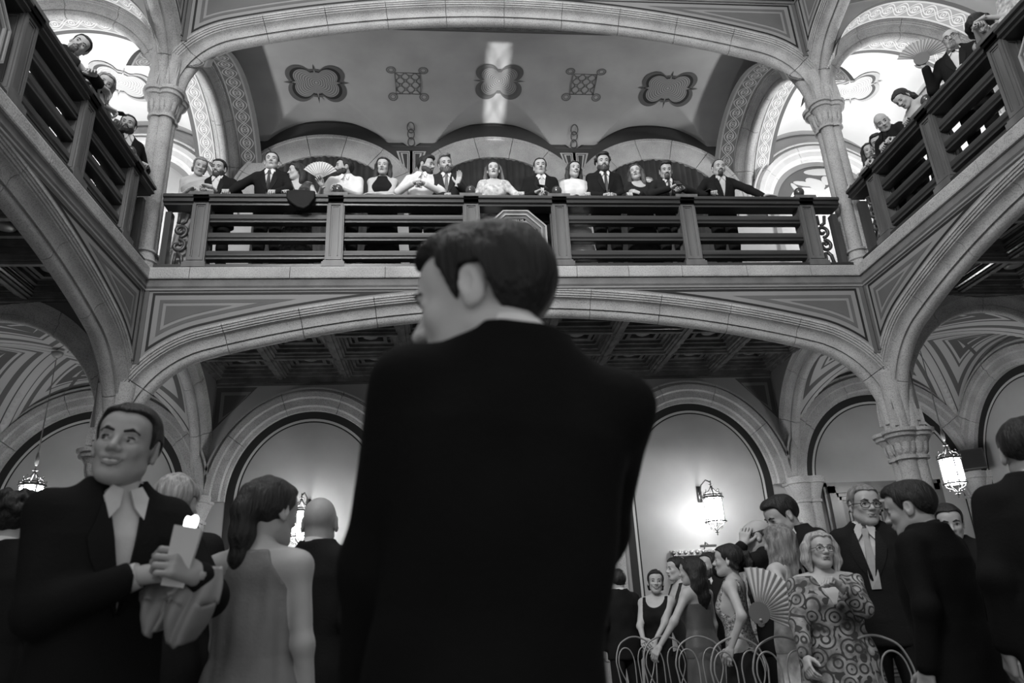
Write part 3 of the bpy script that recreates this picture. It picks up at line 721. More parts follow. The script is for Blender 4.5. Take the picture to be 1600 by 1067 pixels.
def balustrade(fm, posts, balls, ends, octs, name_lbl, near=None):
    root = empty('wooden_balustrade'); tag(root, name_lbl, 'balustrade', 'balustrades of the upper gallery'); w0 = -.085
    sill = run(fm, ends[0], ends[1], [(-.125, 4.958), (-.125, 5.0), (-.11, 5.01), (.11, 5.01), (.125, 5.0), (.125, 4.958)], w0)
    ob('sill', *sill, WOOD_L, root)
    for i, u in enumerate(posts):
        x, y, z = fm(u, w0, 5.0); p = inst('post', PM, root, (x, y, z - .03))
        if u in balls: inst('ball_finial', BALL, p, (0, 0, .985))
    es = [ends[0]] + list(posts) + [ends[1]]
    for i, (a, b) in enumerate(zip(es[:-1], es[1:])):
        ob('handrail', *run(fm, a - (.09 if i else 0), b + (.09 if i < len(es) - 2 else 0), rail_prof('top'), w0), WOOD_L, root, True, sharp=30)
        if i in (0, len(es) - 2): continue
        if octs and abs((a + b) / 2 - octs[0]) < .2: continue
        for z in (5.585, 5.34, 5.10): ob('rail', *run(fm, a + .085, b - .085, rail_prof(z), w0), WOOD_L, root, True, sharp=30)
    # scrolled brackets between the last posts and the corner columns
    for a, b in ((ends[0], posts[0]), (posts[-1], ends[1])):
        c = (a + b) / 2 + (.04 if a < 0 else -.04) * 0; sg = 1 if b > a else -1
        mb = MB()
        for (cx, cz, tr, a0) in ((c - .02, 5.50, 1.2, -pi / 2), (c - .02, 5.30, -1.2, pi / 2)):
            mb.tube([fm(x, w0, z) for x, z in spiral(cx, cz, .085, .02, tr, a0)], .022, 6)
        for P in ([(c + .05, 5.72), (c + .03, 5.62), (c - .02, 5.585)], [(c - .02, 5.215), (c + .03, 5.16), (c + .05, 5.03)], [(c - .05, 5.72), (c - .05, 5.60)], [(c - .05, 5.03), (c - .04, 5.2)]): mb.tube([fm(x, w0, z) for x, z in P], [.022] * len(P), 6)
        mb.ob('scroll_bracket', WOOD, root, True)
        e = a if abs(a) > abs(b) else b; s = -np.sign(e)
        V, F = run(fm, e + s * .09, e + s * .02, [(-.05, 5.01), (-.05, 5.73), (.05, 5.73), (.05, 5.01)], w0); ob('end_post', V, F, WOOD, root)
    if octs:
        c, zc, r = octs
        def octa(rad): return [(c + rad * cos(pi / 8 + k * pi / 4), zc + rad * sin(pi / 8 + k * pi / 4)) for k in range(8)]
        med = empty('octagon_medallion', parent=root)
        for (r0, r1, wa, m) in ((r, r - .022, -.075, W_LIGHT), (r - .022, r - .055, -.06, WOOD_P), (r - .055, r - .075, -.07, W_LIGHT), (r - .075, r - .115, -.05, WOOD_P)):
            A, B = octa(r0), octa(r1); V = [fm(u, w0 + wa, z) for u, z in A] + [fm(u, w0 + wa, z) for u, z in B] + [fm(u, w0 + .05, z) for u, z in A] + [fm(u, w0 + .05, z) for u, z in B]; F = []
            for k in range(8):
                j = (k + 1) % 8; F += [(k, j, 8 + j, 8 + k), (16 + k, 24 + k, 24 + j, 16 + j), (k, 16 + k, 16 + j, j), (8 + k, 8 + j, 24 + j, 24 + k)]
            ob('octagon_frame', V, F, m, med)
        mb = MB(); mb.cur = 0                                         # pierced scrollwork
        for k in range(4):
            a = k * pi / 2
            rot = lambda x, z: fm(c + x * cos(a) - z * sin(a), w0 - .03, zc + x * sin(a) + z * cos(a))
            for s in (-1, 1):
                mb.tube([rot(s * x, z) for x, z in spiral(.055, .245, .05, .008, 1.9, pi / 2 + .6)], .011, 5)
                mb.tube([rot(s * (.08 + .15 * sin(q)), .06 + .19 * cos(q)) for q in np.linspace(.25, 1.45, 12)], .012, 5)
            mb.tube([rot(.085 * sin(q), .115 + .055 * cos(q)) for q in np.linspace(-2.2, 2.2, 14)], .012, 5)
        mb.tube([fm(c + .09 * cos(q), w0 - .03, zc + .09 * sin(q)) for q in np.linspace(0, 2 * pi, 17)[:-1]], .012, 5, True)
        mb.ob('scrollwork', W_LIGHT, med, True)
        th = np.linspace(0, 2 * pi, 64, endpoint=False); Ro = [.20 + .055 * cos(4 * q) + .03 * cos(8 * q) for q in th]; Ri = [.075 + .02 * cos(4 * q) for q in th]
        V = [fm(c + r_ * cos(q), w0 + e, zc + r_ * sin(q)) for e in (-.022, .02) for R_ in (Ro, Ri) for r_, q in zip(R_, th)]; F = []
        for k in range(64):
            j = (k + 1) % 64; F += [(k, j, 64 + j, 64 + k), (128 + k, 192 + k, 192 + j, 128 + j), (k, 128 + k, 128 + j, j), (64 + k, 64 + j, 192 + j, 192 + k)]
        ob('scroll_plate', V, F, mat('wood_plate', .10, .4, .3, 6), med)
        for z0, z1 in ((zc + r * .92, 5.73), (5.0, zc - r * .92)):
            V, F = run(fm, c - .05, c + .05, [(-.04, z0), (-.04, z1), (.04, z1), (.04, z0)], w0); ob('peg', V, F, WOOD, med)
    return root
balustrade(FF, [-3.70, -2.15, -.54, .54, 2.15, 3.70], (-2.15, -.54, .54, 3.70), (-4.13, 4.13), (0, 5.385, .40), 'long dark wooden balustrade with octagonal medallion facing the camera')
SP_ = [-2.66, -1.59, -.54, .54, 1.59, 2.66]
balustrade(FL, SP_, (2.66, 1.59), (-3.12, 3.12), (0, 5.385, .40), 'dark wooden balustrade along the left side of the upper gallery')
balustrade(FR, SP_, (2.66, 1.59), (-3.12, 3.12), (0, 5.385, .40), 'dark wooden balustrade along the right side of the upper gallery')

# ------------------------------------------------------------------ lanterns
GLASS = mat('lantern_glass_lit', .9, .4, emit=36)
def lantern_meshes():
    cage = MB(); R = .155; H = .40
    for z, r, t_ in ((0, R + .02, .014), (.035, R + .005, .008), (H, R + .02, .016), (H + .04, R, .010), (H - .03, R + .005, .007)):
        a = np.linspace(0, 2 * pi, 25)[:-1]; cage.tube([(r * cos(q), r * sin(q), z) for q in a], t_, 5, True)
    for k in range(6):
        a = k * pi / 3 + .3; cage.tube([((R + .004) * cos(a), (R + .004) * sin(a), z) for z in (0, H)], .011, 5)
        cage.lathe([(.001, 0), (.012, .01), (.006, .03), (.011, .045), (.001, .075)], ((R + .02) * cos(a), (R + .02) * sin(a), H), 6)
    crown = MB(); foot = MB()
    for k in range(6):
        a = k * pi / 3 + .3
        f = lambda r, z: (r * cos(a), r * sin(a), z)
        crown.tube([f(.15, H), f(.155, H + .05), f(.12, H + .09), f(.075, H + .10), f(.05, H + .13), f(.02, H + .17), f(.008, H + .21)], .008, 5)
        crown.tube([f(.12, H + .09), f(.135, H + .12), f(.12, H + .14), f(.105, H + .12)], .006, 4)
        foot.tube([f(.15, -.01), f(.14, -.05), f(.10, -.075), f(.06, -.09), f(.03, -.12), f(.008, -.15)], .008, 5)
        foot.tube([f(.10, -.075), f(.115, -.10), f(.10, -.115), f(.085, -.10)], .006, 4)
    for mb, z, s in ((crown, H + .215, 1), (foot, -.165, -1)):
        for k in range(5):
            a = k * 2 * pi / 5 + .2; mb.lathe([(.001, 0), (.02, 0), (.001, .045)], (0, 0, 0), 4); mb.V[-1] = (mb.V[-1] @ np.array(Matrix.Rotation(pi / 2, 3, 'Y') @ Matrix.Identity(3)).T) @ np.array(Matrix.Rotation(a, 3, 'Z')).T + [0, 0, z]
        mb.lathe([(.001, -.03), (.014, -.01), (.005, .01), (.013, .03), (.001, .055)], (0, 0, z + s * .03), 6)
    gl = MB().lathe([(.001, .012), (R - .012, .012), (R - .012, H - .012), (.001, H - .012)], n=24, cap=False).mesh('glass', GLASS, True, 40)
    return cage.mesh('cage', METAL, True, 40), gl, crown.mesh('crown', METAL, True, 40), foot.mesh('pendant_scrolls', METAL, True, 40)
LM = lantern_meshes()
def lantern(x, y, z, label, chain=None, wall=None):
    root = empty('hanging_lantern', (x, y, z)); root.scale = (.8, .8, .82); chain = chain and z + (chain - z) / .82; wall = wall and wall / .8; tag(root, label, 'lantern', 'lit lanterns of the ground floor gallery')
    for nm_, me_ in zip(('cage', 'glass', 'crown', 'pendant_scrolls'), LM): inst(nm_, me_, root)
    mb = MB()
    if chain:
        mb.tube([(0, 0, .62), (0, 0, .9), (0, 0, chain - z)], [.008, .012, .006], 6)
        mb.lathe([(.012, .68), (.03, .72), (.032, .80), (.012, .88)], n=8); mb.lathe([(.09, chain - z), (.075, chain - z - .05), (.03, chain - z - .09)], n=12)
        mb.ob('chain', mat('chain_brass', .3, .4, metal=.3), root, True)
    else:
        mb.tube([(0, 0, .66), (0, wall * .35, .74), (0, wall * .75, .70), (0, wall, .55)], .012, 5); mb.box(-.04, .04, wall - .015, wall + .005, .42, .70); mb.ob('bracket', METAL, root, True)
    return root
for sx, n_ in ((-1, 'left'), (1, 'right')):
    lantern(sx * 2.80, 9.98, 2.235, 'lit round glass lantern on the far wall inside the %s blind arch' % n_, wall=.52)
    lantern(sx * 5.74, 9.05, 2.50, 'lit round glass lantern hanging on a chain in the far %s corner vault' % n_, chain=4.50)

# unseen uplighter added behind the bride, its narrow box shaped to form the vault beam
up = empty('uplighter', (0.02, 9.62, 4.953)); tag(up, 'unseen slim box uplighter added behind the bride to shape a beam on the vault', 'lamp')
mb = MB()
for x0, x1, y0, y1 in ((-.065, -.026, -.19, .19), (.026, .065, -.19, .19), (-.026, .026, -.19, -.15), (-.026, .026, .15, .19)): mb.box(x0, x1, y0, y1, 1.72, 2.16)
mb.box(-.065, .065, -.19, .19, 1.70, 1.72); mb.ob('housing', METAL, up)
for a, b_ in (((-.026, -.14), (.026, .02)), ((.026, -.14), (-.026, .02)), ((-.026, .0), (.026, .14)), ((.026, .0), (-.026, .14))): MB().tube([(a[0], a[1], 2.155), (b_[0], b_[1], 2.155)], .0022, 5).ob('cross_wire', METAL, up)  # crossing wires added for their shadow lines in the beam
MB().tube([(0, 0, 0), (0, 0, 1.71)], .015, 8).ob('stem', METAL, up); MB().lathe([(.16, 0), (.16, .015), (.03, .03)], n=20).ob('foot', METAL, up)
l = lamp('uplighter_bulb', 'AREA', (0.02, 9.62, 4.953 + 1.76), 60, .024, (0.02, 9.62, 9))

# ------------------------------------------------------------------ door, painting, loudspeaker
DW = mat('door_wood', .09, .35, .3, 5, stretch=(1, 1, .15))
d = struct(empty('door_1', (5.62, WY, 0)))
mb = MB()
for k, (o_, e, wd) in enumerate(((.93, .05, .06), (.87, .09, .10), (.77, .06, .05), (.72, .035, .05))):
    zt = 2.80 - (.93 - o_)
    mb.box(-o_, -o_ + wd, -e, 0, 0, zt).box(o_ - wd, o_, -e, 0, 0, zt).box(-o_, o_, -e, 0, zt - wd, zt)
mb.ob('frame', DW, d)
for s in (-1, 1):
    lf = MB().box(*sorted((s * .005, s * .67)), -.03, -.005, 0, 2.5).ob('leaf', mat('door_leaf_wood', .05, .4, .3, 5), d)
    for z0, z1 in ((.15, .85), (.95, 1.55), (1.65, 2.38)):
        mb = MB(); a, b = sorted((s * .08, s * .60))
        for q, e in ((0, .045), (.05, .055), (.10, .04)): mb.box(a + q, b - q, -e, -.03, z0 + q, z0 + q + .03).box(a + q, b - q, -e, -.03, z1 - q - .03, z1 - q).box(a + q, a + q + .03, -e, -.03, z0 + q, z1 - q).box(b - q - .03, b - q, -e, -.03, z0 + q, z1 - q)
        mb.lathe([(.001, -.05), (.05, -.045), (.06, -.03)], ((a + b) / 2, 0, (z0 + z1) / 2), 10, 'y'); mb.ob('panel', DW, lf)
pa = empty('framed_painting', (2.815, WY, 1.35)); tag(pa, 'painting in an ornate gilt frame on the far wall below the right lantern', 'painting')
fr = MB()
for o_, e, wd in ((.55, .05, .035), (.52, .075, .05), (.475, .04, .02)):
    h = o_ + .02; fr.box(-o_, o_, -e, 0, h - wd, h).box(-o_, o_, -e, 0, -h, -h + wd).box(-o_, -o_ + wd, -e, 0, -h + wd, h - wd).box(o_ - wd, o_, -e, 0, -h + wd, h - wd)
fr.ob('frame', GILT, pa)
for k in range(13):
    for (x, z) in ((-.52 + k * .0867, .53), (-.52, .53 - k * .0867), (.52, .53 - k * .0867)):
        mb_ = None
        inst('frame_leaf', MATS.setdefault('_leaf', MB().lathe([(.001, -.10), (.02, -.09), (.035, -.07), (.03, -.05)], n=7, axis='y').mesh('frame_leaf', GILT, True)), pa, (x, 0, z))
MB().box(-.46, .46, -.02, -.005, -.48, .48).ob('canvas', mat('canvas_paint', .13, .45, .6, 4), pa)
mb = MB(); mb.tube([(-.05, -.02, .57), (-.05, -.10, .66), (-.05, -.2, .62)], .008, 5).box(-.16, .06, -.23, -.17, .585, .615); mb.ob('picture_light', METAL, pa)
sp = empty('loudspeaker', (6.76, 10.02, 2.99), radians(-38)); tag(sp, 'flat black loudspeaker on the wall pier beside the right hand hanging lantern', 'loudspeaker')
MB().box(-.20, .20, -.06, .06, -.145, .145).ob('cabinet', mat('speaker_black', .01, .5), sp)
MB().box(-.185, .185, -.066, -.058, -.13, .13).ob('grille', mat('speaker_grille', .008, .8, bump=.4, bscale=300), sp)
mb = MB(); mb.tube([(0, .05, 0), (.1, .2, 0)], .02, 6); mb.ob('wall_bracket', METAL, sp)

# ------------------------------------------------------------------ wire chairs
WIRE = mat('chair_wire', .28, .35, .1, 10, metal=.3); CUSH = mat('chair_cushion', .55, .8, .05, 9)
def smooth_path(P, k=5):
    P = np.array(P, float); Q = np.r_[[2 * P[0] - P[1]], P, [2 * P[-1] - P[-2]]]; out = []
    for i in range(1, len(Q) - 2):
        for t in np.linspace(0, 1, k, endpoint=False): out.append(.5 * (2 * Q[i] + (Q[i + 1] - Q[i - 1]) * t + (2 * Q[i - 1] - 5 * Q[i] + 4 * Q[i + 1] - Q[i + 2]) * t * t + (3 * Q[i] - Q[i - 1] - 3 * Q[i + 1] + Q[i + 2]) * t ** 3))
    return out + [P[-1]]
def chair_meshes():
    bk = MB(); r = .011
    bk.tube(smooth_path([(-.17, .19, .46), (-.20, .21, .66), (-.205, .22, .74), (-.16, .23, .84), (-.08, .235, .885), (0, .235, .90), (.08, .235, .885), (.16, .23, .84), (.205, .22, .74), (.20, .21, .66), (.17, .19, .46)]), r * .62, 6)
    lp = []
    for s in (-1, 1):
        m_ = MB(); m_.tube(smooth_path([(s * .03, .19, .46), (s * .02, .21, .66), (s * .022, .222, .74), (s * .05, .228, .80), (s * .10, .23, .822), (s * .15, .228, .80), (s * .178, .222, .74), (s * .17, .21, .66), (s * .06, .19, .46)]), .0055, 6); lp.append(m_.mesh('back_loop', WIRE, True))
    st = MB().lathe([(.001, .44), (.19, .44), (.205, .45), (.205, .475), (.19, .49), (.001, .495)], n=20, cap=False)
    rg = MB(); a = np.linspace(0, 2 * pi, 21)[:-1]; rg.tube([(.205 * cos(q), .205 * sin(q), .435) for q in a], .011, 6, True); rg.tube([(.15 * cos(q), .15 * sin(q), .2) for q in a], .008, 6, True)
    lg = MB().tube([(.13, .13, .435), (.12, .12, .2), (.16, .16, 0)], .012, 6)
    return bk.mesh('back_hoop', WIRE, True), lp, st.mesh('cushion', CUSH, True, 50), rg.mesh('seat_ring', WIRE, True), lg.mesh('leg', WIRE, True)
CH = chair_meshes()
def wire_chair(x, y, rz, label):
    e = empty('wire_chair', (x, y, GF), rz); e.scale = (.90, .90, 1.06); tag(e, label, 'chair', 'wire chairs on the right')
    inst('back_hoop', CH[0], e); inst('back_loop', CH[1][0], e); inst('back_loop', CH[1][1], e); inst('cushion', CH[2], e); inst('seat_ring', CH[3], e)
    for k in range(4): inst('leg', CH[4], e, rz=k * pi / 2)
for x, y, rz, lb in ((.738, 6.594, .25, 'white wire chair with pale round cushion nearest the foreground man, farthest of its row'), (.866, 6.256, .1, 'second white wire chair from the foreground man, pale round cushion'), (.954, 5.70, 0., 'white wire chair with looped back in front of the woman with loose dark hair'),
                    (.975, 5.02, -.05, 'white wire chair with looped back in front of the sequinned top'), (1.122, 4.72, -.15, 'white wire chair with looped back in front of the open fan'), (1.393, 4.16, -.2, 'white wire chair with looped back in front of the lady in patterned dress')):
    wire_chair(x, y - .20, rz, lb)

# ------------------------------------------------------------------ people: smooth bodies grown from blended volumes
class Grid:
    def __init__(s, lo, hi, h):
        s.lo = np.array(lo, np.float32); s.h = h
        s.n = np.ceil((np.array(hi) - np.array(lo)) / h).astype(int) + 1
        s.D = np.full(s.n, 1., np.float32); s.ax = [s.lo[i] + h * np.arange(s.n[i], dtype=np.float32) for i in range(3)]
    def box(s, lo, hi):
        a = np.clip(np.floor((np.asarray(lo) - s.lo) / s.h).astype(int), 0, s.n - 1); b = np.clip(np.ceil((np.asarray(hi) - s.lo) / s.h).astype(int) + 1, a + 1, s.n)
        sl = tuple(slice(p, q) for p, q in zip(a, b))
        return sl, s.ax[0][sl[0]][:, None, None], s.ax[1][sl[1]][None, :, None], s.ax[2][sl[2]][None, None, :]
    def mix(s, sl, d, k, op='u'):
        c = s.D[sl]
        if op == 'u':
            r = np.minimum(c, d)
            if k > 0: q = np.maximum(k - np.abs(c - d), 0) / k; r = r - q * q * k * .25
        else:
            d = -d if op == 's' else d; r = np.maximum(c, d)
            if k > 0: q = np.maximum(k - np.abs(c - d), 0) / k; r = r + q * q * k * .25
        s.D[sl] = r
    def ell(s, c, r, k=.02, op='u', R=None):
        c = np.asarray(c, float); r = np.asarray(r, float); m = (r.max() if R is not None else r) + k + 2 * s.h + .01
        sl, X, Y, Z = s.box(c - m, c + m); X, Y, Z = X - c[0], Y - c[1], Z - c[2]
        if R is not None:
            R = np.asarray(R.to_3x3() if hasattr(R, 'to_3x3') else R).T
            X, Y, Z = (R[i, 0] * X + R[i, 1] * Y + R[i, 2] * Z for i in range(3))
        a = np.sqrt((X / r[0]) ** 2 + (Y / r[1]) ** 2 + (Z / r[2]) ** 2); b = np.sqrt((X / r[0] ** 2) ** 2 + (Y / r[1] ** 2) ** 2 + (Z / r[2] ** 2) ** 2) + 1e-6
        s.mix(sl, (a * (a - 1) / b).astype(np.float32), k, op); return s
    def cap(s, a, b, ra, rb=None, k=.02, op='u'):
        a = np.asarray(a, float); b = np.asarray(b, float); rb = ra if rb is None else rb; m = max(ra, rb) + k + 2 * s.h
        sl, X, Y, Z = s.box(np.minimum(a, b) - m, np.maximum(a, b) + m); v = b - a; L = v @ v + 1e-9
        t = np.clip(((X - a[0]) * v[0] + (Y - a[1]) * v[1] + (Z - a[2]) * v[2]) / L, 0, 1)
        d = np.sqrt((X - a[0] - t * v[0]) ** 2 + (Y - a[1] - t * v[1]) ** 2 + (Z - a[2] - t * v[2]) ** 2) - (ra + (rb - ra) * t)
        s.mix(sl, d.astype(np.float32), k, op); return s
    def chain(s, P, R, k=.02):
        for i in range(len(P) - 1): s.cap(P[i], P[i + 1], R[i], R[i + 1], k)
        return s
    def loft(s, rows, k=.03, op='u', p=2.2, xc=0.):
        """rows: z, half width, half depth, y centre"""
        T = np.array(rows, float); T = T[np.argsort(T[:, 0])]; m = k + 2 * s.h
        lo = (xc - T[:, 1].max() - m, (T[:, 3] - T[:, 2]).min() - m, T[0, 0] - m); hi = (xc + T[:, 1].max() + m, (T[:, 3] + T[:, 2]).max() + m, T[-1, 0] + m)
        sl, X, Y, Z = s.box(lo, hi); a, b, c = (np.interp(Z, T[:, 0], T[:, i]) for i in (1, 2, 3))
        q = (np.abs((X - xc) / a) ** p + np.abs((Y - c) / b) ** p) ** (1 / p)
        d = (q - 1) * np.minimum(a, b) * .95; d = np.maximum(d, np.maximum(Z - T[-1, 0], T[0, 0] - Z)); s.mix(sl, d.astype(np.float32), k, op); return s
    def full(s): return s.ax[0][:, None, None], s.ax[1][None, :, None], s.ax[2][None, None, :]
    def cut(s, f, k=0.):
        X, Y, Z = s.full(); d = np.broadcast_to(f(X, Y, Z), s.D.shape).astype(np.float32); s.mix((slice(None),) * 3, d, k, 'i'); return s
    def noise(s, amp, fx, fy, fz, ph=0.):
        X, Y, Z = s.full(); s.D += (amp * np.sin(fx * X + ph) * np.cos(fy * Y + 1.3 * ph) * np.sin(fz * Z + .7 * ph + 2 * np.sin(fx * .31 * X))).astype(np.float32); return s
    def mesh(s):
        D = s.D; S = D < 0; n = s.n
        c = np.zeros(n - 1, np.int8)
        for i in (0, 1):
            for j in (0, 1):
                for k in (0, 1): c += S[i:n[0] - 1 + i, j:n[1] - 1 + j, k:n[2] - 1 + k]
        act = (c > 0) & (c < 8); I = np.argwhere(act)
        if len(I) == 0: return np.zeros((0, 3)), np.zeros((0, 4), int)
        idx = np.full(n - 1, -1, np.int32); idx[act] = np.arange(len(I))
        co = np.array([(i, j, k) for i in (0, 1) for j in (0, 1) for k in (0, 1)]); v = np.stack([D[I[:, 0] + a, I[:, 1] + b, I[:, 2] + e] for a, b, e in co], 1)
        acc = np.zeros((len(I), 3)); cnt = np.zeros(len(I))
        for a in range(8):
            for ax in range(3):
                if co[a][ax]: continue
                b = a + (4, 2, 1)[ax]; va, vb = v[:, a], v[:, b]; x = (va < 0) != (vb < 0); t = np.where(x, va / (va - vb + 1e-12), 0)
                P = np.tile(co[a].astype(float), (len(I), 1)); P[:, ax] += t; acc += P * x[:, None]; cnt += x
        V = s.lo + s.h * (I + acc / cnt[:, None]); F = []
        for ax in range(3):
            o = [0, 0, 0]; o[ax] = 1; A = S[:n[0] - o[0], :n[1] - o[1], :n[2] - o[2]]; B = S[o[0]:, o[1]:, o[2]:]
            E = np.argwhere(A != B); u, w_ = [(1, 2), (2, 0), (0, 1)][ax]
            ok = (E[:, u] > 0) & (E[:, w_] > 0) & (E[:, u] < n[u] - 1) & (E[:, w_] < n[w_] - 1); E = E[ok]
            q = []
            for du, dw in ((-1, -1), (0, -1), (0, 0), (-1, 0)):
                P = E.copy(); P[:, u] += du; P[:, w_] += dw; q.append(idx[P[:, 0], P[:, 1], P[:, 2]])
            q = np.stack(q, 1); sg = A[E[:, 0], E[:, 1], E[:, 2]]; q[~sg] = q[~sg][:, ::-1]; F.append(q)
        return V, np.concatenate(F)
def np_mesh(name, parts, mats, smooth=True):
    """parts: list of (V, F, material index)"""
    V = np.concatenate([p[0] for p in parts]).astype(np.float32); off = 0; Fs = []; mi = []
    for v, f, m in parts: Fs.append(f + off); off += len(v); mi.append(np.full(len(f), m, np.int32))
    F = np.concatenate(Fs); me = bpy.data.meshes.new(name); me.vertices.add(len(V)); me.vertices.foreach_set('co', V.ravel())
    me.loops.add(F.size); me.loops.foreach_set('vertex_index', F.ravel().astype(np.int32)); me.polygons.add(len(F))
    me.polygons.foreach_set('loop_start', np.arange(0, F.size, 4, dtype=np.int32)); me.polygons.foreach_set('loop_total', np.full(len(F), 4, np.int32))
    for m in mats: me.materials.append(m)
    me.polygons.foreach_set('material_index', np.concatenate(mi)); me.update(calc_edges=True); me.validate()
    if smooth: me.shade_smooth()
    return me
def xf(M, V): A = np.array(M); return V @ A[:3, :3].T + A[:3, 3]

def SKIN(v): return mat('skin_%02d' % round(v * 100), v, .5, .06, 14, .05, 120, spec=.35)
def HAIR(v): return mat('hair_%03d' % round(v * 1000), v, .5, .5, 30, .5, 60, spec=.35, stretch=(2.2, 2.2, .25))
def CLOTH(v, rough=.85): return mat('cloth_%03d_%d' % (round(v * 1000), rough * 100), v, rough, .12, 9, .12, 90, spec=.25 if v > .05 else .10)
EYE_W = mat('eye_white', .45, .3); EYE_D = mat('eye_iris', .012, .2, spec=.6); TEETH = mat('teeth', .6, .3)
CACHE = {}
def head_geo(sex, q=.006, smile=False):
    key = ('head', sex, q, smile)
    if key in CACHE: return CACHE[key]
    g = Grid((-.11, -.15, -.15), (.11, .14, .15), q); f = sex == 'f'
    g.ell((0, .016, .032), (.074, .096, .086), 0).ell((0, -.022, -.03), (.057 if not f else .055, .072, .086), .03)
    g.ell((0, -.048, .045), (.058, .045, .045), .03)
    j = .043 if not f else .039
    for s in (-1, 1):
        g.cap((s * j, .0, -.055), (s * .018, -.062, -.092), .022 if not f else .019, .018, .03)
        g.ell((s * .036, -.064, -.020), (.021, .020, .021), .02)
    g.ell((0, -.068, -.094), (.022, .018, .017), .02)
    g.cap((-.032, -.080, .022), (.032, -.080, .022), .012 if not f else .009, None, .015)
    for s in (-1, 1): g.ell((s * .0315, -.100, .000), (.021, .020, .0135), .012, 's')
    for s in (-1, 1): g.cap((s * .020, -.084, .006), (s * .043, -.078, .004), .0065, None, .006)      # upper lids
    g.cap((0, -.086, .012), (0, -.112, -.026), .0075, .011, .012)
    for s in (-1, 1): g.ell((s * .012, -.098, -.030), (.009, .012, .008), .008)
    wv = .026 if smile else .021
    g.cap((-wv, -.083, -.054 + (.006 if smile else 0)), (0, -.094, -.055), .0055, .007, .010).cap((wv, -.083, -.054 + (.006 if smile else 0)), (0, -.094, -.055), .0055, .007, .010)
    g.cap((-.016, -.086, -.066), (.016, -.086, -.066), .0065, None, .010)
    g.cap((-wv, -.092, -.060 + (.005 if smile else 0)), (0, -.101, -.0605), .0025, None, .004, 's').cap((wv, -.092, -.060 + (.005 if smile else 0)), (0, -.101, -.0605), .0025, None, .004, 's')
    for s in (-1, 1):
        R = Matrix.Rotation(s * .35, 3, 'Z'); g.ell((s * .077, .012, -.002), (.009, .020, .034), .006, 'u', R); g.ell((s * .087, .006, .004), (.007, .011, .020), .004, 's', R); g.ell((s * .076, .004, -.028), (.006, .009, .011), .006, 'u', R)
    g.cap((0, .030, -.06), (0, .032, -.105), .050 if not f else .042, None, .03)                          # top of the neck
    CACHE[key] = g.mesh(); return CACHE[key]
def sphere_geo(c, r, n=8):
    V = []; F = []
    for j in range(n + 1):
        for i in range(2 * n): t, a = pi * j / n, pi * i / n; V.append((c[0] + r * sin(t) * cos(a), c[1] + r * sin(t) * sin(a), c[2] + r * cos(t)))
    m = 2 * n
    F = [(j * m + i, (j + 1) * m + i, (j + 1) * m + (i + 1) % m, j * m + (i + 1) % m) for j in range(n) for i in range(m)]
    return np.array(V), np.array(F)
def face_meshes(sex, brow, smile, lipv, look):
    key = ('face', sex, brow, smile, lipv, look)
    if key in CACHE: return CACHE[key]
    eyes = []; br = []
    for s in (-1, 1):
        P = [(*sphere_geo((s * .0315, -.0735, .0005), .0135), 0), (*sphere_geo((s * .0315 + .004 * look[0], -.0795, .0008 + .003 * look[1]), .0085, 6), 1)]
        gl = Grid((-.06, -.11, -.015), (.06, -.05, .02), .0025); gl.chain([(s * .0185, -.0835, .002), (s * .026, -.0885, .0072), (s * .036, -.0880, .0076), (s * .046, -.0800, .002)], [.0022, .0028, .0028, .0022], .001); P.append((*gl.mesh(), 1))
        eyes.append(np_mesh('eye', P, [EYE_W, EYE_D]))
        g = Grid((-.06, -.12, 0), (.06, -.03, .05), .003)
        g.chain([(s * .014, -.0955, .0215), (s * .032, -.0935, .0275), (s * .050, -.0790, .0200)], [.0042, .0050, .0026] if sex == 'm' else [.0025, .003, .0016], .003)
        br.append(np_mesh('eyebrow', [(*g.mesh(), 0)], [HAIR(brow)]))
    g = Grid((-.05, -.12, -.09), (.05, -.06, -.035), .0028); w_ = .026 if smile else .021; up = .006 if smile else 0
    if smile:
        for s in (-1, 1): g.chain([(s * .029, -.0815, -.0490), (s * .015, -.0935, -.0535), (0, -.0985, -.0535)], [.0035, .0042, .0048], .003); g.chain([(s * .029, -.0815, -.0490), (s * .017, -.0915, -.0660), (0, -.0955, -.0705)], [.0035, .0045, .0055], .003)
    else:
        for s in (-1, 1): g.cap((s * w_, -.0850, -.0545), (0, -.0975, -.055), .0045, .0068, .004); g.cap((s * .012, -.0895, -.066), (s * w_, -.0845, -.056), .0066, .0038, .004)
        g.cap((-.014, -.0895, -.0665), (.014, -.0895, -.0665), .0070, None, .004)
    lips = np_mesh('lips', [(*g.mesh(), 0)], [mat('lips_%02d' % round(lipv * 100), lipv, .45)])
    th = None
    if smile:
        g = Grid((-.04, -.12, -.075), (.04, -.06, -.045), .003); 
        g.ell((0, -.0800, -.0595), (.026, .0185, .0095), 0)
        th = np_mesh('teeth', [(*g.mesh(), 0)], [TEETH])
    CACHE[key] = (eyes, br, lips, th); return CACHE[key]
LINES = {'m': ([-.12, -.085, -.06, -.036, -.022, -.014, -.006, .030, .042, .07, .12], [.082, .078, .060, .035, .0, -.004, .030, .030, -.015, -.048, -.060]),
         'nape': ([-.12, -.085, -.06, -.036, -.022, -.014, -.006, .030, .042, .07, .12], [.086, .084, .066, .040, -.01, -.016, .030, .030, -.04, -.10, -.125]),
         'rec': ([-.12, -.085, -.05, -.03, -.02, -.014, -.006, .030, .042, .07, .12], [.105, .100, .085, .045, .0, -.004, .030, .030, -.015, -.048, -.060]),
         'f': ([-.12, -.085, -.06, -.03, .0, .028, .06, .12], [.080, .076, .050, .015, -.020, -.05, -.075, -.085])}
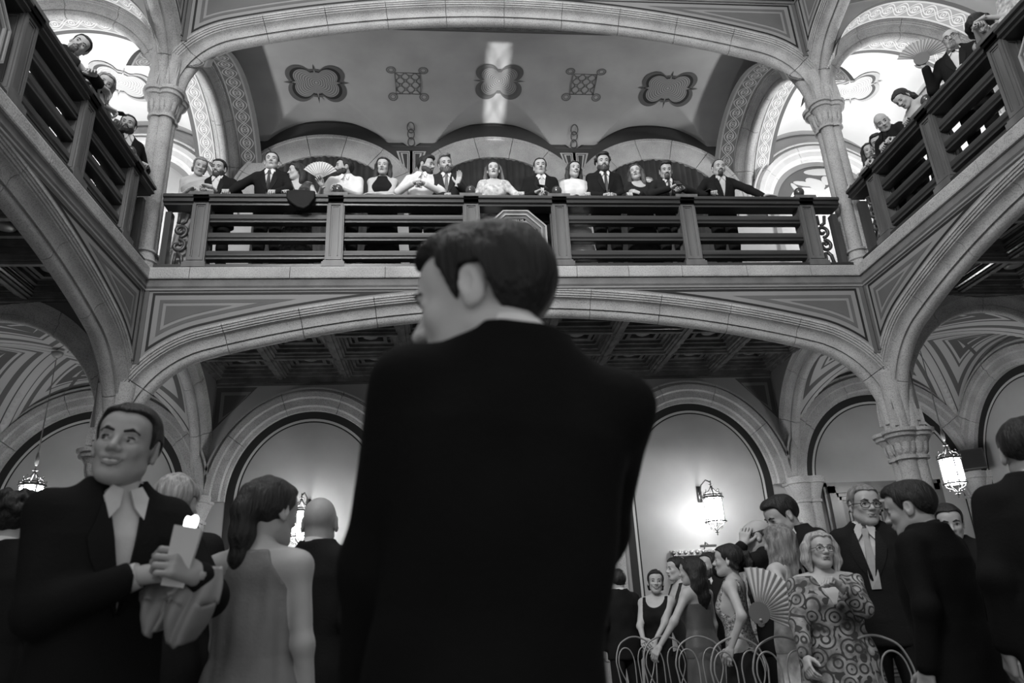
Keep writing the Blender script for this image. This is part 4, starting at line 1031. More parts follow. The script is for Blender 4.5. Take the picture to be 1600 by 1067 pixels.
def hair_mesh(style, v, q=.006):
    key = ('hair', style, v, q)
    if key in CACHE: return CACHE[key]
    if style == 'bald': return None
    lo, hi = (-.13, -.14, -.16), (.13, .15, .16)
    if style in ('long', 'longback', 'wavy'): lo = (-.15, -.13, -.42)
    if style in ('pony', 'ponylow', 'halfup'): lo, hi = (-.12, -.14, -.48), (.12, .24, .16)
    if style == 'updo': hi = (.13, .20, .16)
    if style == 'bob': lo = (-.15, -.13, -.20)
    g = Grid(lo, hi, q); th = {'buzz': .005, 'ring': .008, 'side': .008, 'short': .009, 'quiff': .010, 'curly': .008, 'thick': .011, 'nape': .012, 'halfup': .010, 'updo': .010, 'pony': .010, 'ponylow': .010}.get(style, .013); ln = LINES['nape' if style == 'nape' else 'f' if style in ('long', 'longback', 'wavy', 'pony', 'ponylow', 'updo', 'bob', 'halfup') else 'rec' if style in ('buzz', 'side') else 'm']
    g.ell((0, .018, .034), (.076 + th, .098 + th, .088 + th), 0).ell((0, -.044, .052), (.060 + th * .8, .046 + th * .8, .045 + th), .03)
    if style in ('long', 'longback', 'wavy', 'bob', 'pony', 'ponylow', 'updo'):
        for s in (-1, 1): g.cap((s * .070, .03, -.03), (s * .06, .07, -.06), .016, .02, .02)
    if style == 'nape': g.ell((0, -.040, .098), (.056, .052, .026), .03)
    if style == 'thick': g.ell((0, -.038, .100), (.058, .055, .026), .03)
    if style in ('quiff', 'curly'):
        g.ell((0, -.042, .108), (.058, .055, .026), .03).ell((.02, -.062, .098), (.046, .034, .024), .03)
    if style == 'fringe': g.ell((0, -.06, .085), (.066, .040, .030), .03)
    if style == 'curly':
        rs = np.random.RandomState(3)
        for _ in range(70):
            a, b = rs.uniform(0, 2 * pi), rs.uniform(-.1, 1.0); c = (.088 * cos(a) * cos(b), .018 + .11 * sin(a) * cos(b), .036 + .102 * sin(b)); g.ell(c, (.017,) * 3, .012)
    g.noise(.0035, 95, 60, 40, .4)
    g.cut(lambda X, Y, Z: (np.interp(Y, *ln) - Z + np.where(np.abs(X) > 0, .35 * np.abs(X) * (Y < -.04), 0)) * .7)
    if style == 'ring': g.cut(lambda X, Y, Z: (Z - .035) * .8 + 0 * X)
    if style == 'side': g.cut(lambda X, Y, Z: np.maximum(Z - .095, -Y - .06) * .7 + 0 * X)
    # hollow where the face is
    g.ell((0, -.075, -.03), (.058, .06, .095), .01, 's')
    if style in ('long', 'wavy', 'longback'):
        y0 = .02 if style != 'longback' else .06
        for s in (-1, 1):
            L_ = -.24 if style != 'wavy' else -.30
            g.chain([(s * .055, .01, .085), (s * .084, .012, .02), (s * .088, y0, -.07), (s * .092, y0 - .01, -.16), (s * .085, y0 - .02, L_)], [.026, .026, .030, .032, .012], .02)
        g.chain([(0, .085, .03), (0, .085, -.10), (0, .085, -.22), (0, .075, -.32)], [.06, .058, .06, .03], .03)
        for s in (-1, 1): g.chain([(s * .05, .075, .0), (s * .055, .075, -.12), (s * .05, .07, -.30)], [.04, .045, .02], .03)
        g.noise(.006 if style == 'wavy' else .0035, 70, 30, 45 if style == 'wavy' else 6, 1.)
    if style in ('pony', 'ponylow'):
        z = .035 if style == 'pony' else -.01
        g.chain([(0, .10, z), (0, .145, z + .01), (0, .165, z - .05), (0, .165, z - .16), (0, .155, z - .28), (0, .15, z - .36)], [.030, .026, .030, .034, .028, .008], .015).noise(.0035, 95, 60, 8, 1.)
    if style == 'halfup':
        g.ell((0, .095, .03), (.05, .035, .05), .02).chain([(0, .105, .045), (.005, .118, -.01), (.01, .108, -.09), (.02, .098, -.17), (.01, .09, -.24)], [.038, .044, .046, .036, .010], .02).noise(.005, 95, 60, 10, 1.)
    if style == 'updo': g.ell((0, .115, .03), (.055, .05, .052), .02).noise(.004, 80, 60, 70, 1.)
    if style == 'bob':
        for s in (-1, 1): g.chain([(s * .06, .0, .085), (s * .092, .01, .02), (s * .098, .01, -.06), (s * .082, .0, -.125)], [.030, .032, .032, .016], .02)
        g.ell((0, .075, -.05), (.085, .045, .075), .03).noise(.005, 60, 40, 26, 1.)
    me = np_mesh('hair', [(*g.mesh(), 0)], [HAIR(v)]); CACHE[key] = me; return me
def beard_mesh(kind, v, q=.005):
    key = ('beard', kind, v, q)
    if key in CACHE: return CACHE[key]
    g = Grid((-.09, -.13, -.14), (.09, .05, .03), q); t = .006 if kind == 'full' else .004
    g.ell((0, -.022, -.03), (.057 + t, .072 + t, .086 + t), 0)
    for s in (-1, 1): g.cap((s * .043, .0, -.055), (s * .018, -.062, -.092), .022 + t, .018 + t, .03)
    g.ell((0, -.068, -.094), (.022 + t, .018 + t, .017 + t * 1.5), .02); g.cap((-.022, -.088, -.046), (.022, -.088, -.046), .006 + t * .5, None, .006)
    g.cut(lambda X, Y, Z: (Z - np.interp(np.abs(X), [0, .02, .035, .055, .07], [-.040, -.043, -.052, -.035, .005])) * .8 + 0 * Y)
    if kind == 'goatee': g.cut(lambda X, Y, Z: np.abs(X) - .032 + 0 * Y + 0 * Z)
    g.ell((0, -.098, -.0605), (.019, .02, .0085), .004, 's'); g.cut(lambda X, Y, Z: Y - .02 + 0 * X + 0 * Z)
    me = np_mesh('beard', [(*g.mesh(), 0)], [HAIR(v)]); CACHE[key] = me; return me
def hand_geo(pose, q=.0045):
    key = ('hand', pose, q)
    if key in CACHE: return CACHE[key]
    c = {'flat': (8, 12, 8), 'relaxed': (24, 30, 18), 'grip': (62, 58, 35), 'fist': (78, 88, 55), 'hold': (42, 62, 40)}[pose]
    g = Grid((-.04, -.10, -.11), (.22, .10, .05), q)
    g.cap((-.03, 0, 0), (.02, 0, 0), .024, .023, .0)
    for i, (y, L) in enumerate(((.033, .040), (.0115, .045), (-.0110, .042), (-.0315, .033))):
        g.cap((.015, y * .55, 0), (.082, y, 0), .014, .0115, .014)
        P = [np.array((.084, y, -.001))]; a = 0; spread = (y * 2.2 if pose in ('flat', 'relaxed') else y * .6)
        for j, l in enumerate((L, L * .62, L * .5)):
            a += radians(c[j] * (1 + .06 * i)); P.append(P[-1] + l * np.array((cos(a) * cos(spread), cos(a) * sin(spread), -sin(a))))
        g.chain(P, [.0098, .0090, .0082, .0070] if i < 3 else [.0085, .0078, .0070, .006], .003)
    t = {'flat': (.55, .80, -.15), 'relaxed': (.65, .68, -.35), 'grip': (.60, .35, -.72), 'fist': (.75, .10, -.62), 'hold': (.72, .25, -.62)}[pose]; t = np.array(t) / np.linalg.norm(t)
    b = np.array((.022, .026, -.008)); g.chain([b, b + t * .038, b + t * .068 + np.array((.006, -.004, -.002)), b + t * .090 + np.array((.015, -.012, -.004))], [.015, .012, .0105, .008], .010)
    CACHE[key] = g.mesh(); return CACHE[key]
def ik(S, T, l1, l2, pole):
    S, T, pole = (np.asarray(a, float) for a in (S, T, pole)); v = T - S; d = np.linalg.norm(v)
    if d > (l1 + l2) * .995: T = S + v / d * (l1 + l2) * .995; v = T - S; d = np.linalg.norm(v)
    n = v / d; p = pole - n * (pole @ n); p /= np.linalg.norm(p) + 1e-9
    a = (l1 * l1 - l2 * l2 + d * d) / (2 * d); hh = sqrt(max(0, l1 * l1 - a * a)); return S + n * a + p * hh, T
def basis(x, z):
    x = np.asarray(x, float); x = x / np.linalg.norm(x); z = np.asarray(z, float); z = z - x * (z @ x); z /= np.linalg.norm(z) + 1e-9; y = np.cross(z, x)
    return np.stack([x, y, z], 1)
J_M = [(.80, .192, .124, .0), (.95, .188, .126, .0), (1.10, .174, .118, -.005), (1.24, .190, .126, -.005), (1.36, .198, .120, .005), (1.44, .178, .098, .01), (1.485, .120, .086, .018), (1.51, .092, .082, .022), (1.528, .084, .078, .024)]
D_F = [(.90, .178, .122, .01), (.98, .180, .122, .012), (1.06, .158, .105, .005), (1.12, .138, .096, .0), (1.20, .140, .100, -.008), (1.28, .154, .112, -.022), (1.35, .160, .104, -.015), (1.42, .145, .082, .005), (1.455, .105, .064, .012)]
def shoes_mesh():
    if 'shoes' not in CACHE:
        g = Grid((-.2, -.24, -.01), (.2, .12, .13), .012)
        for s in (-1, 1): g.cap((s * .10, .05, .045), (s * .115, -.15, .035), .045, .036, .01).cap((s * .10, .04, .04), (s * .10, .03, .11), .045, .042, .02)
        g.cut(lambda X, Y, Z: -Z + 0 * X + 0 * Y); CACHE['shoes'] = np_mesh('shoes', [(*g.mesh(), 0)], [mat('shoe_leather', .015, .3)])
    return CACHE['shoes']
def person(label, pos, rz=0., h=1.76, sex='m', lean=0., side=0., head=(0, 0, 0), hair=('short', .02), beard=None, skin=.42, outfit='suit', col=.012, under=.62, tie=('tie', .02),
           L=None, R=None, hands=('relaxed', 'relaxed'), hdir=(None, None), hup=(None, None), pole=(None, None), smile=False, look=(0, 0), q=1., neck='straps', legs=None, fat=1., glasses=None, sleeve=None, pattern=None, group=None, rough=.85, brow=None, twist=0., lips=None, nk=0., vw=.062, fold=0.):
    f = sex == 'f'; s = h / 1.76; sleeve = sleeve or ('none' if outfit == 'dress' else 'long')
    root = empty('person', pos, radians(rz)); root.scale = (s, s, s); tag(root, label, 'person', group)
    inv = (Matrix.Translation(pos) @ Matrix.Rotation(radians(rz), 4, 'Z') @ Matrix.Scale(s, 4)).inverted()
    PV = Vector((0, .02, .93))
    Mu = Matrix.Translation(PV) @ Matrix.Rotation(radians(lean), 4, 'X') @ Matrix.Rotation(radians(side), 4, 'Y') @ Matrix.Rotation(radians(twist), 4, 'Z') @ Matrix.Translation(-PV)
    Mui = Mu.inverted()
    Mh = Mu @ Matrix.Translation((0, .022, 1.474 + nk)) @ Matrix.Rotation(radians(head[0]), 4, 'Z') @ Matrix.Rotation(radians(head[1]), 4, 'X') @ Matrix.Rotation(radians(head[2]), 4, 'Y') @ Matrix.Translation((0, -.035, .138)) @ Matrix.Scale(1.06 if not f else 1.02, 4)
    sw = .172 * fat ** .4 if not f else .150 * fat ** .4; sz = 1.437 if not f else 1.42
    SH = {-1: np.array((-sw, .015, sz)), 1: np.array((sw, .015, sz))}
    l1, l2 = (.285, .255) if not f else (.27, .24)
    arms = {}
    for sd, T, i in ((1, L, 0), (-1, R, 1)):
        if T is None: Tu = np.array((sd * (sw + .055), -.035, .915))
        else: Tu = np.array(Mui @ (inv @ Vector(T)))
        po = pole[i] if pole[i] is not None else ((sd * .45, .8, -.3) if T is None else (sd * .6, .5, -.6))
        E, W = ik(SH[sd], Tu, l1, l2, po); arms[sd] = (SH[sd], E, W)
    hm = 'm' if not f else 'f'; parts = []
    hv, hf_ = head_geo(sex, .006 if q >= 1 else .0036, smile); parts.append((xf(Mh, hv), hf_, 0))
    # neck joins head and shoulders
    nb = np.array(Mh @ Vector((0, .030, -.075))); nl = np.array(Mui @ Vector(nb)); r0 = .060 if not f else .046
    ha = Matrix.Scale(.93 if f else 1., 4)
    for sd, i in ((1, 0), (-1, 1)):
        S_, E, W = arms[sd]; fd = W - E; d = hdir[i]
        d = fd if d is None else np.array(Mui.to_3x3() @ (inv.to_3x3() @ Vector(d)))
        up = hup[i]; up = np.array((sd * .5, .3, .8)) if up is None else np.array(Mui.to_3x3() @ (inv.to_3x3() @ Vector(up)))
        B = basis(d, up); hv2, hf2 = hand_geo(hands[i], .0045 if q >= 1 else .0035); hv2 = hv2.copy() * (.93 if f else 1.)
        if sd > 0: hv2[:, 1] *= -1; hf2 = hf2[:, ::-1]
        parts.append((xf(Mu, hv2 @ B.T + W), hf2, 0))
    ah = .011 * max(q, .6)
    allp = np.array([p for a in arms.values() for p in a])
    lo = np.minimum(allp.min(0) - .11, (-.30, -.22, .76)); hi = np.maximum(allp.max(0) + .11, (.30, .24, 1.58))
    def arm_chain(g, sd, r, k=.02, to=1.):
        S_, E, W = arms[sd]; We = E + (W - E) * to
        g.chain([S_, E, We], r, k)
    bare = outfit == 'dress' and sleeve != 'long' or outfit == 'shirt' and sleeve == 'short'
    g = Grid(np.maximum(lo, (-9, -9, .85)), np.maximum(hi, (0, 0, 1.66)), ah if bare else .014); rr = ((.048, .038, .026) if not f else (.040, .033, .022)) if bare else (.034, .030, .024)
    g.cap((-sw * .95, .02, sz - .02), (sw * .95, .02, sz - .02), .030, None, .04).cap((-sw * .5, .02, 1.42), (sw * .5, .02, 1.42), .042, None, .06)
    g.cap((0, .02, 1.40), nl, r0 + (.006 if outfit == 'dress' else -.002), r0 - .004, .05 if outfit == 'dress' else .012)
    if outfit == 'dress':
        g.loft([(z, a * .965 * fat, b * .94 * fat, c) for z, a, b, c in D_F], .04); [g.cap((sd * .02, .018, 1.455), (sd * sw, .015, sz - .004), .040, .040, .05) for sd in (-1, 1)]
        for sd in (-1, 1): g.ell((sd * .07, -.075, 1.255), (.058, .05, .06), .04)
    torso = g.D.copy(); tgrid = g
    for sd in (-1, 1): arm_chain(g, sd, [rr[0] * fat ** .5, rr[1] * fat ** .5, rr[2]], .03, 1.03)
    v_, f_ = g.mesh(); parts.append((xf(Mu, v_), f_, 0))
    body = np_mesh('body', parts, [SKIN(skin)]); inst('body', body, root)
    hb = hair[1] if brow is None else brow
    ey, br, lp, th = face_meshes(sex, min(hb, .12), smile, lips if lips else (.15 if f else .22), look)
    for nm_, me_ in (('eye', ey[0]), ('eye', ey[1]), ('eyebrow', br[0]), ('eyebrow', br[1]), ('lips', lp), ('teeth', th)):
        if me_ is not None: inst(nm_, me_, root, M=Mh)
    hm_ = hair_mesh(hair[0], hair[1], .006 if q >= 1 else .004)
    if hm_: inst('hair', hm_, root, M=Mh)
    if beard: inst('beard', beard_mesh(beard[0], beard[1]), root, M=Mh)
    if glasses:
        mb = MB()
        for sd in (-1, 1):
            a = np.linspace(0, 2 * pi, 19)[:-1]; mb.tube([(sd * .033 + .026 * cos(t), -.101 + .25 * abs(sd * .033 + .026 * cos(t)) ** 1.3, -.002 + .019 * sin(t)) for t in a], glasses[1], 5, True)
            mb.tube([(sd * .058, -.092, .004), (sd * .080, -.03, .006), (sd * .084, .02, .002)], glasses[1], 5)
        mb.tube([(-.008, -.107, .003), (0, -.112, .005), (.008, -.107, .003)], glasses[1], 5); mb.cur = 0
        o = mb.ob('glasses', mat('glasses_%d' % (glasses[0] * 100), glasses[0], .3, metal=.3), root, True); o.matrix_local = Mh
    cm = pattern or CLOTH(col, rough)
    jh = .013 * q
    if outfit in ('suit', 'shirt'):
        g = Grid(lo, hi, jh); jr = [(z, a * fat, b * (fat ** 1.3), c - (fat - 1) * .05) for z, a, b, c in J_M]
        if outfit == 'shirt': jr = [(z, a * .95, b * .93, c) for z, a, b, c in jr if z > .9] + [(.92, .17 * fat, .115, .0)]
        g.loft(jr, .03)
        for sd in (-1, 1): g.cap((sd * .03, .02, 1.492), (sd * (sw - .010), .015, sz - .012), .044, .048, .04)
        for sd in (-1, 1):
            k_ = .9 if outfit == 'shirt' else 1.
            if outfit == 'shirt' and sleeve == 'short': S_, E, W = arms[sd]; g.cap(S_, S_ + (E - S_) * .8, .062, .060, .03)
            else: arm_chain(g, sd, [.055 * k_, .052 * k_, .044 * k_], .035, .93)
        g.noise(.0022, 22, 9, 31, 1.7)
        if outfit == 'suit':
            vz = 1.13; wd = vw
            g.cut(lambda X, Y, Z: -np.maximum(np.maximum(np.abs(X) - np.clip((Z - vz) / (1.46 - vz), 0, 1.2) * wd, Y + .045), vz - Z), .0)
            g.cap((0, .012, 1.53), (0, .005, 1.62), .070, .080, .0, 's')
            v_, f_ = g.mesh(); jk = inst('jacket', np_mesh('jacket', [(xf(Mu, v_), f_, 0)], [cm]), root)
            g = Grid((-.20, -.18, 1.0), (.20, .16, 1.56), .011 * q); g.loft([(z, a * .93 * fat, b * .90 * fat ** 1.3, c - (fat - 1) * .05) for z, a, b, c in J_M], .02); g.cut(lambda X, Y, Z: 1.02 - Z + 0 * X + 0 * Y)
            g.cap((0, .015, 1.47), nl, .058, .05, .0, 's'); v_, f_ = g.mesh(); sh_ = inst('shirt', np_mesh('shirt', [(xf(Mu, v_), f_, 0)], [CLOTH(under)]), root)
            # lapels
            mb = MB()
            for sd in (-1, 1):
                P = []
                for t in np.linspace(0, 1, 7):
                    z = vz + .02 + (1.45 - vz - .02) * t; x0 = (z - vz) / (1.46 - vz) * wd; x1 = x0 + .062 * sin(min(1, t * 1.25) * pi * .62) * np.interp(t, [0, .7, .82, .83, 1], [1, 1, .95, .62, .25])
                    bw = np.interp(z, [r[0] for r in J_M], [r[2] for r in J_M]) * fat ** 1.3; aw = np.interp(z, [r[0] for r in J_M], [r[1] for r in J_M]) * fat; cy = np.interp(z, [r[0] for r in J_M], [r[3] for r in J_M]) - (fat - 1) * .05
                    for x in (x0 - .004, (x0 + x1) / 2, x1): P.append((sd * x, cy - bw * (max(0, 1 - (x / aw) ** 2.2)) ** (1 / 2.2) - .006, z))
                for e in (0, .008): pass
                V = np.array(P); V2 = V + [0, .012, 0]; n = len(V); F = []
                for i in range(6):
                    for j in (0, 1): a = i * 3 + j; F += [(a, a + 1, a + 4, a + 3), (n + a + 3, n + a + 4, n + a + 1, n + a)]
                    F += [(i * 3, i * 3 + 3, n + i * 3 + 3, n + i * 3), (i * 3 + 2, n + i * 3 + 2, n + i * 3 + 5, i * 3 + 5)]
                mb.add(xf(Mu, np.r_[V, V2]), F)
            mb.ob('lapels', CLOTH(col * .8, .6), jk, True, 40)
            for sd in (-1, 1):
                S_, E, W = arms[sd]; n_ = (W - E) / np.linalg.norm(W - E); mc = MB().tube(xf(Mu, np.array([W - n_ * .035, W + n_ * .004])), [.036, .034], 10); mc.ob('cuff', CLOTH(under), sh_, True, 40)
        else:
            g.cut(lambda X, Y, Z: -np.maximum(np.maximum(np.abs(X) - np.clip((Z - 1.34) / .13, 0, 1.2) * .05, Y + .045), 1.34 - Z), .0)
            g.cap((0, .015, 1.47), (0, .0, 1.60), .056, .07, .0, 's')
            v_, f_ = g.mesh(); inst('shirt', np_mesh('shirt', [(xf(Mu, v_), f_, 0)], [cm]), root)
        # collar
        cmat = CLOTH(under if outfit == 'suit' else col); mb = MB(); V = []; F = []; n = 22; ax = nl - np.array((0, .02, 1.44)); ax /= np.linalg.norm(ax)
        op = .16 if outfit == 'suit' and tie[0] != 'open' else .32
        for i in range(n):
            a = -pi / 2 + op * pi / 2 + (2 * pi - op * pi) * i / (n - 1)
            for r, z in ((.068, -.025), (.062, .028), (.066, .033), (.073, -.004)):
                c = np.array((0, .02, 1.490)) + ax * (z + .020 * sin(a)); V.append(c + np.array((r * cos(a), r * .98 * sin(a), 0)))
        for i in range(n - 1):
            for j in range(4): F.append((i * 4 + j, i * 4 + (j + 1) % 4, i * 4 + 4 + (j + 1) % 4, i * 4 + 4 + j))
        mb.add(xf(Mu, np.array(V)), F)
        fz = lambda z: float(np.interp(z, [r[0] for r in J_M], [r[3] - r[2] * .92 * fat ** 1.3 for r in J_M])) - (fat - 1) * .05
        for sd in (-1, 1):
            P = [(.010, 1.490), (.040, 1.502), (.060, 1.470), (.046, 1.405), (.020, 1.440)]; V = [(sd * x_, min(fz(z_), -.055) - e - .1 * x_ * 0, z_) for e in (.016, .006) for x_, z_ in P]
            mb.add(xf(Mu, np.array(V)), [tuple(range(5)), tuple(range(5, 10))[::-1]] + [(i, (i + 1) % 5, 5 + (i + 1) % 5, 5 + i) for i in range(5)])
        mb.ob('collar', cmat, root, True, 50)
        if outfit == 'suit' and tie and tie[0] != 'open':
            fy = lambda z: float(np.interp(z, [r[0] for r in J_M], [r[3] - r[2] * .90 * fat ** 1.3 for r in J_M])) - (fat - 1) * .05
            mb = MB()
            if tie[0] == 'tie':
                P = [(-.016, 1.472), (.016, 1.472), (.020, 1.455), (.014, 1.415), (.030, 1.20), (.026, 1.12), (-.026, 1.12), (-.030, 1.20), (-.014, 1.42), (-.020, 1.455)]
                V = [(x, min(fy(z), -.066) - .020, z) for x, z in P] + [(x * .8, min(fy(z), -.066) - .004, z) for x, z in P]
                mb.add(xf(Mu, np.array(V)), [tuple(range(10))[::-1]] + [(i, (i + 1) % 10, 10 + (i + 1) % 10, 10 + i) for i in range(10)])
            else:
                for sd in (-1, 1):
                    P = [(0, .010), (sd * .02, .012), (sd * .055, .030), (sd * .060, 0), (sd * .055, -.030), (sd * .02, -.012), (0, -.010)]
                    V = [(x, -.082 - e, 1.462 + z) for e in (0, .016) for x, z in P]; mb.add(xf(Mu, np.array(V)), [tuple(range(7)), tuple(range(7, 14))[::-1]] + [(i, (i + 1) % 7, 7 + (i + 1) % 7, 7 + i) for i in range(7)])
                mb.box(-.013, .013, -.106, -.078, 1.448, 1.476, np.array(Mu))
            mb.ob('bow_tie' if tie[0] == 'bow' else 'tie', mat('silk_%03d' % round(tie[1] * 1000), tie[1], .4, .1, 30), root)
        # trousers and shoes
        g = Grid((-.24, -.2, .04), (.24, .2, 1.04), .02)
        g.loft([(.84, .165 * fat, .115 * fat, .01), (.95, .17 * fat, .12 * fat, .0), (1.02, .16 * fat, .11 * fat, 0)], .03)
        for sd in (-1, 1): g.chain([(sd * .088, .01, .88), (sd * .098, .0, .50), (sd * .10, .03, .07)], [.092, .070, .058], .03)
        v_, f_ = g.mesh(); inst('trousers', np_mesh('trousers', [(v_, f_, 0)], [CLOTH(legs if legs is not None else (col if outfit == 'suit' else .015))]), root)
        inst('shoes', shoes_mesh(), root)
    else:
        g = tgrid; g.D = torso - np.float32(.008)
        if sleeve == 'long':
            [g.cap((sd * .02, .018, 1.45), (sd * sw, .015, sz - .002), .046, .050, .05) for sd in (-1, 1)]
            for sd in (-1, 1): arm_chain(g, sd, [.055 * fat ** .5, .052 * fat ** .5, .045], .03, .9)
        g.noise(.003, 26, 12, 19, .6)
        if fold: g.noise(fold, 46, 30, 5, .9); g.noise(fold * .6, 85, 50, 9, 2.)
        if neck == 'strapless': g.cut(lambda X, Y, Z: Z - 1.315 - .02 * (Y > 0) + 0 * X)
        elif neck == 'halter': g.cut(lambda X, Y, Z: np.maximum(Z - 1.47, np.abs(X) - np.interp(Z, [1.18, 1.26, 1.42, 1.5], [.3, .17, .075, .05])) + 0 * Y)
        elif neck == 'straps': g.cut(lambda X, Y, Z: np.maximum(np.minimum(Z - 1.30 + .5 * np.clip(np.abs(X), 0, .06), np.abs(np.abs(X) - .085) - .022), Z - 1.5) + 0 * Y)
        elif neck == 'vneck': g.cut(lambda X, Y, Z: -np.maximum(np.maximum(np.abs(X) - np.clip((Z - 1.26) / .18, 0, 1.3) * .075, Y - .0), 1.26 - Z)); g.cut(lambda X, Y, Z: Z - 1.46 + 0 * X + 0 * Y)
        elif neck == 'one': g.cut(lambda X, Y, Z: Z - 1.36 - .5 * X + 0 * Y)
        elif neck == 'high': g.cut(lambda X, Y, Z: Z - 1.475 + 0 * X + 0 * Y); g.cut(lambda X, Y, Z: np.abs(X) - (.145 if sleeve != 'long' else 9) + 0 * Y + 0 * Z)
        elif neck == 'scoop': g.cut(lambda X, Y, Z: (.10 - np.sqrt(X * X + (Z - 1.46) ** 2)) + 0 * Y if sleeve == 'long' else np.maximum(.10 - np.sqrt(X * X + (Z - 1.46) ** 2), np.abs(X) - .135) + 0 * Y); g.cut(lambda X, Y, Z: Z - 1.49 + 0 * X + 0 * Y)
        g.cut(lambda X, Y, Z: Z - 1.47 + 0 * X + 0 * Y)
        v_, f_ = g.mesh(); dr = inst('dress', np_mesh('dress', [(xf(Mu, v_), f_, 0)], [cm]), root)
        g = Grid((-.36, -.32, .02), (.36, .34, 1.0), .02); g.loft([(.03, .26 * fat, .22 * fat, .02), (.5, .215 * fat, .17 * fat, .02), (.75, .195 * fat, .15 * fat, .015), (.93, .18 * fat, .125 * fat, .01), (.98, .165 * fat, .115 * fat, .01)], .02); g.noise(.008, 30, 24, 1.5, 1.)
        v_, f_ = g.mesh(); inst('skirt', np_mesh('skirt', [(v_, f_, 0)], [CLOTH(legs, rough) if legs is not None else cm]), root); inst('shoes', shoes_mesh(), root)
    return root, Mu, Mh

# ------------------------------------------------------------------ the guests
GAL = 4.955
def stand(label, head_at, floor=GAL, rz=0., lean=0., side=0., twist=0., sex='m', **k):
    """place a person so that the head is where it is, feet on the floor"""
    PV = Vector((0, .02, .93))
    M = Matrix.Translation(PV) @ Matrix.Rotation(radians(lean), 4, 'X') @ Matrix.Rotation(radians(side), 4, 'Y') @ Matrix.Rotation(radians(twist), 4, 'Z') @ Matrix.Translation(-PV)
    c = M @ Vector((0, -.013, 1.623)); s = (head_at[2] - floor) / c.z
    o = Matrix.Rotation(radians(rz), 3, 'Z') @ Vector((c.x * s, c.y * s, 0))
    return person(label, (head_at[0] - o.x, head_at[1] - o.y, floor), rz, 1.76 * s, sex, lean, side, twist=twist, **k)
RAILD = (0, -1, -.12); UPV = (0, -.25, 1)
G_ = 'guests at the far balustrade'
def far(label, x, z, y=7.90, lean=9, **k): return stand(label, (x, y, z), GAL, lean=lean, group=G_, **k)
FLORAL = mat('dress_floral', .55, .8, .55, 16, hi=.72)
LACE = mat('dress_dark_lace', .03, .8, .8, 22, hi=.10)
PHONE = mat('phone_black', .008, .25)
def phone(x, y, z, rx, rz, label):
    o = MB().box(-.036, .036, -.075, .075, -.005, .005).ob('mobile_phone', PHONE); MB().box(-.032, .032, -.070, .070, .005, .0055).ob('screen', mat('phone_screen', .02, .1), o)
    o.location = (x, y, z); o.rotation_euler = (rx, 0, rz); return tag(o, label, 'phone')

far('woman with pale updo in a satin one-shoulder dress beside the left upper column', -3.91, 6.515, sex='f', hair=('updo', .22), skin=.46, outfit='dress', neck='one', col=.36, rough=.4, head=(28, 18, 8), L=(-3.66, 7.72, 6.10), R=(-3.90, 7.74, 6.06), hands=('hold', 'relaxed'), hdir=((-1, -.2, 0), (1, -.4, .1)), lips=.2)
far('smiling bearded man in dark suit leaning between the satin dress and a tall man', -3.638, 6.473, lean=12, hair=('short', .015), beard=('full', .05), tie=('open', .1), skin=.40, head=(-6, 4, 5), smile=True, L=(-3.42, 7.72, 5.99), R=(-3.72, 7.80, 6.06), hands=('grip', 'hold'), fat=1.1)
far('tall clean shaven man in dark suit and tie with arms spread on handrail', -3.012, 6.584, hair=('short', .018), skin=.42, tie=('tie', .02), head=(8, -6, 0), L=(-2.90, 7.70, 5.985), R=(-3.44, 7.70, 5.985), hands=('grip', 'grip'), hdir=(RAILD, RAILD), hup=(UPV, UPV), pole=((.9, .3, -.2), (-.9, .3, -.2)))
far('woman with long dark hair seen in profile, dark lace dress, left of the white fan', -2.667, 6.446, sex='f', hair=('longback', .025), skin=.44, outfit='dress', neck='vneck', pattern=LACE, head=(-68, 0, 0), L=(-2.50, 7.72, 5.99), R=(-2.80, 7.74, 6.02), hands=('grip', 'relaxed'))
far('bearded man in white short sleeved shirt behind the white fan, in profile', -2.095, 6.509, hair=('thick', .012), beard=('full', .02), skin=.36, outfit='shirt', col=.66, sleeve='short', head=(-66, -4, 0), L=(-2.12, 7.74, 6.09), R=(-2.34, 7.74, 6.13), hands=('hold', 'hold'), hdir=((-1, -.2, .3), (-.5, -.3, .8)), pole=((.8, .2, -.9), (-.6, .3, -.9)))
far('woman with long straight hair in black halter dress, arms folded on handrail', -1.633, 6.523, sex='f', hair=('long', .03), skin=.44, outfit='dress', neck='halter', col=.012, head=(-4, 4, 4), L=(-1.72, 7.76, 6.03), R=(-1.56, 7.78, 6.03), hands=('flat', 'relaxed'), hdir=((-1, 0, -.05), (1, -.1, 0)), hup=((0, -.3, 1), (0, -.3, 1)), pole=((1, .2, -.2), (-1, .2, -.2)))
far('bearded man in white long sleeved shirt in profile with clasped hands', -1.134, 6.558, hair=('quiff', .015), beard=('full', .04), skin=.38, outfit='shirt', col=.64, head=(62, 6, 0), L=(-1.10, 7.72, 6.15), R=(-1.24, 7.72, 6.16), hands=('fist', 'fist'), hdir=((-1, -.5, .1), (1, -.5, -.1)), pole=((.9, .1, -.8), (-.9, .1, -.8)))
far('fair bearded man in grey suit tilting his head, hand raised, left of the bride', -.833, 6.561, hair=('quiff', .14), beard=('full', .10), brow=.08, skin=.44, col=.025, head=(12, 6, -10), L=(-.70, 7.74, 6.16), R=(-.86, 7.80, 6.04), hands=('flat', 'fist'), hdir=((.3, -.2, 1), (1, -.3, -.1)), tie=('tie', .08))
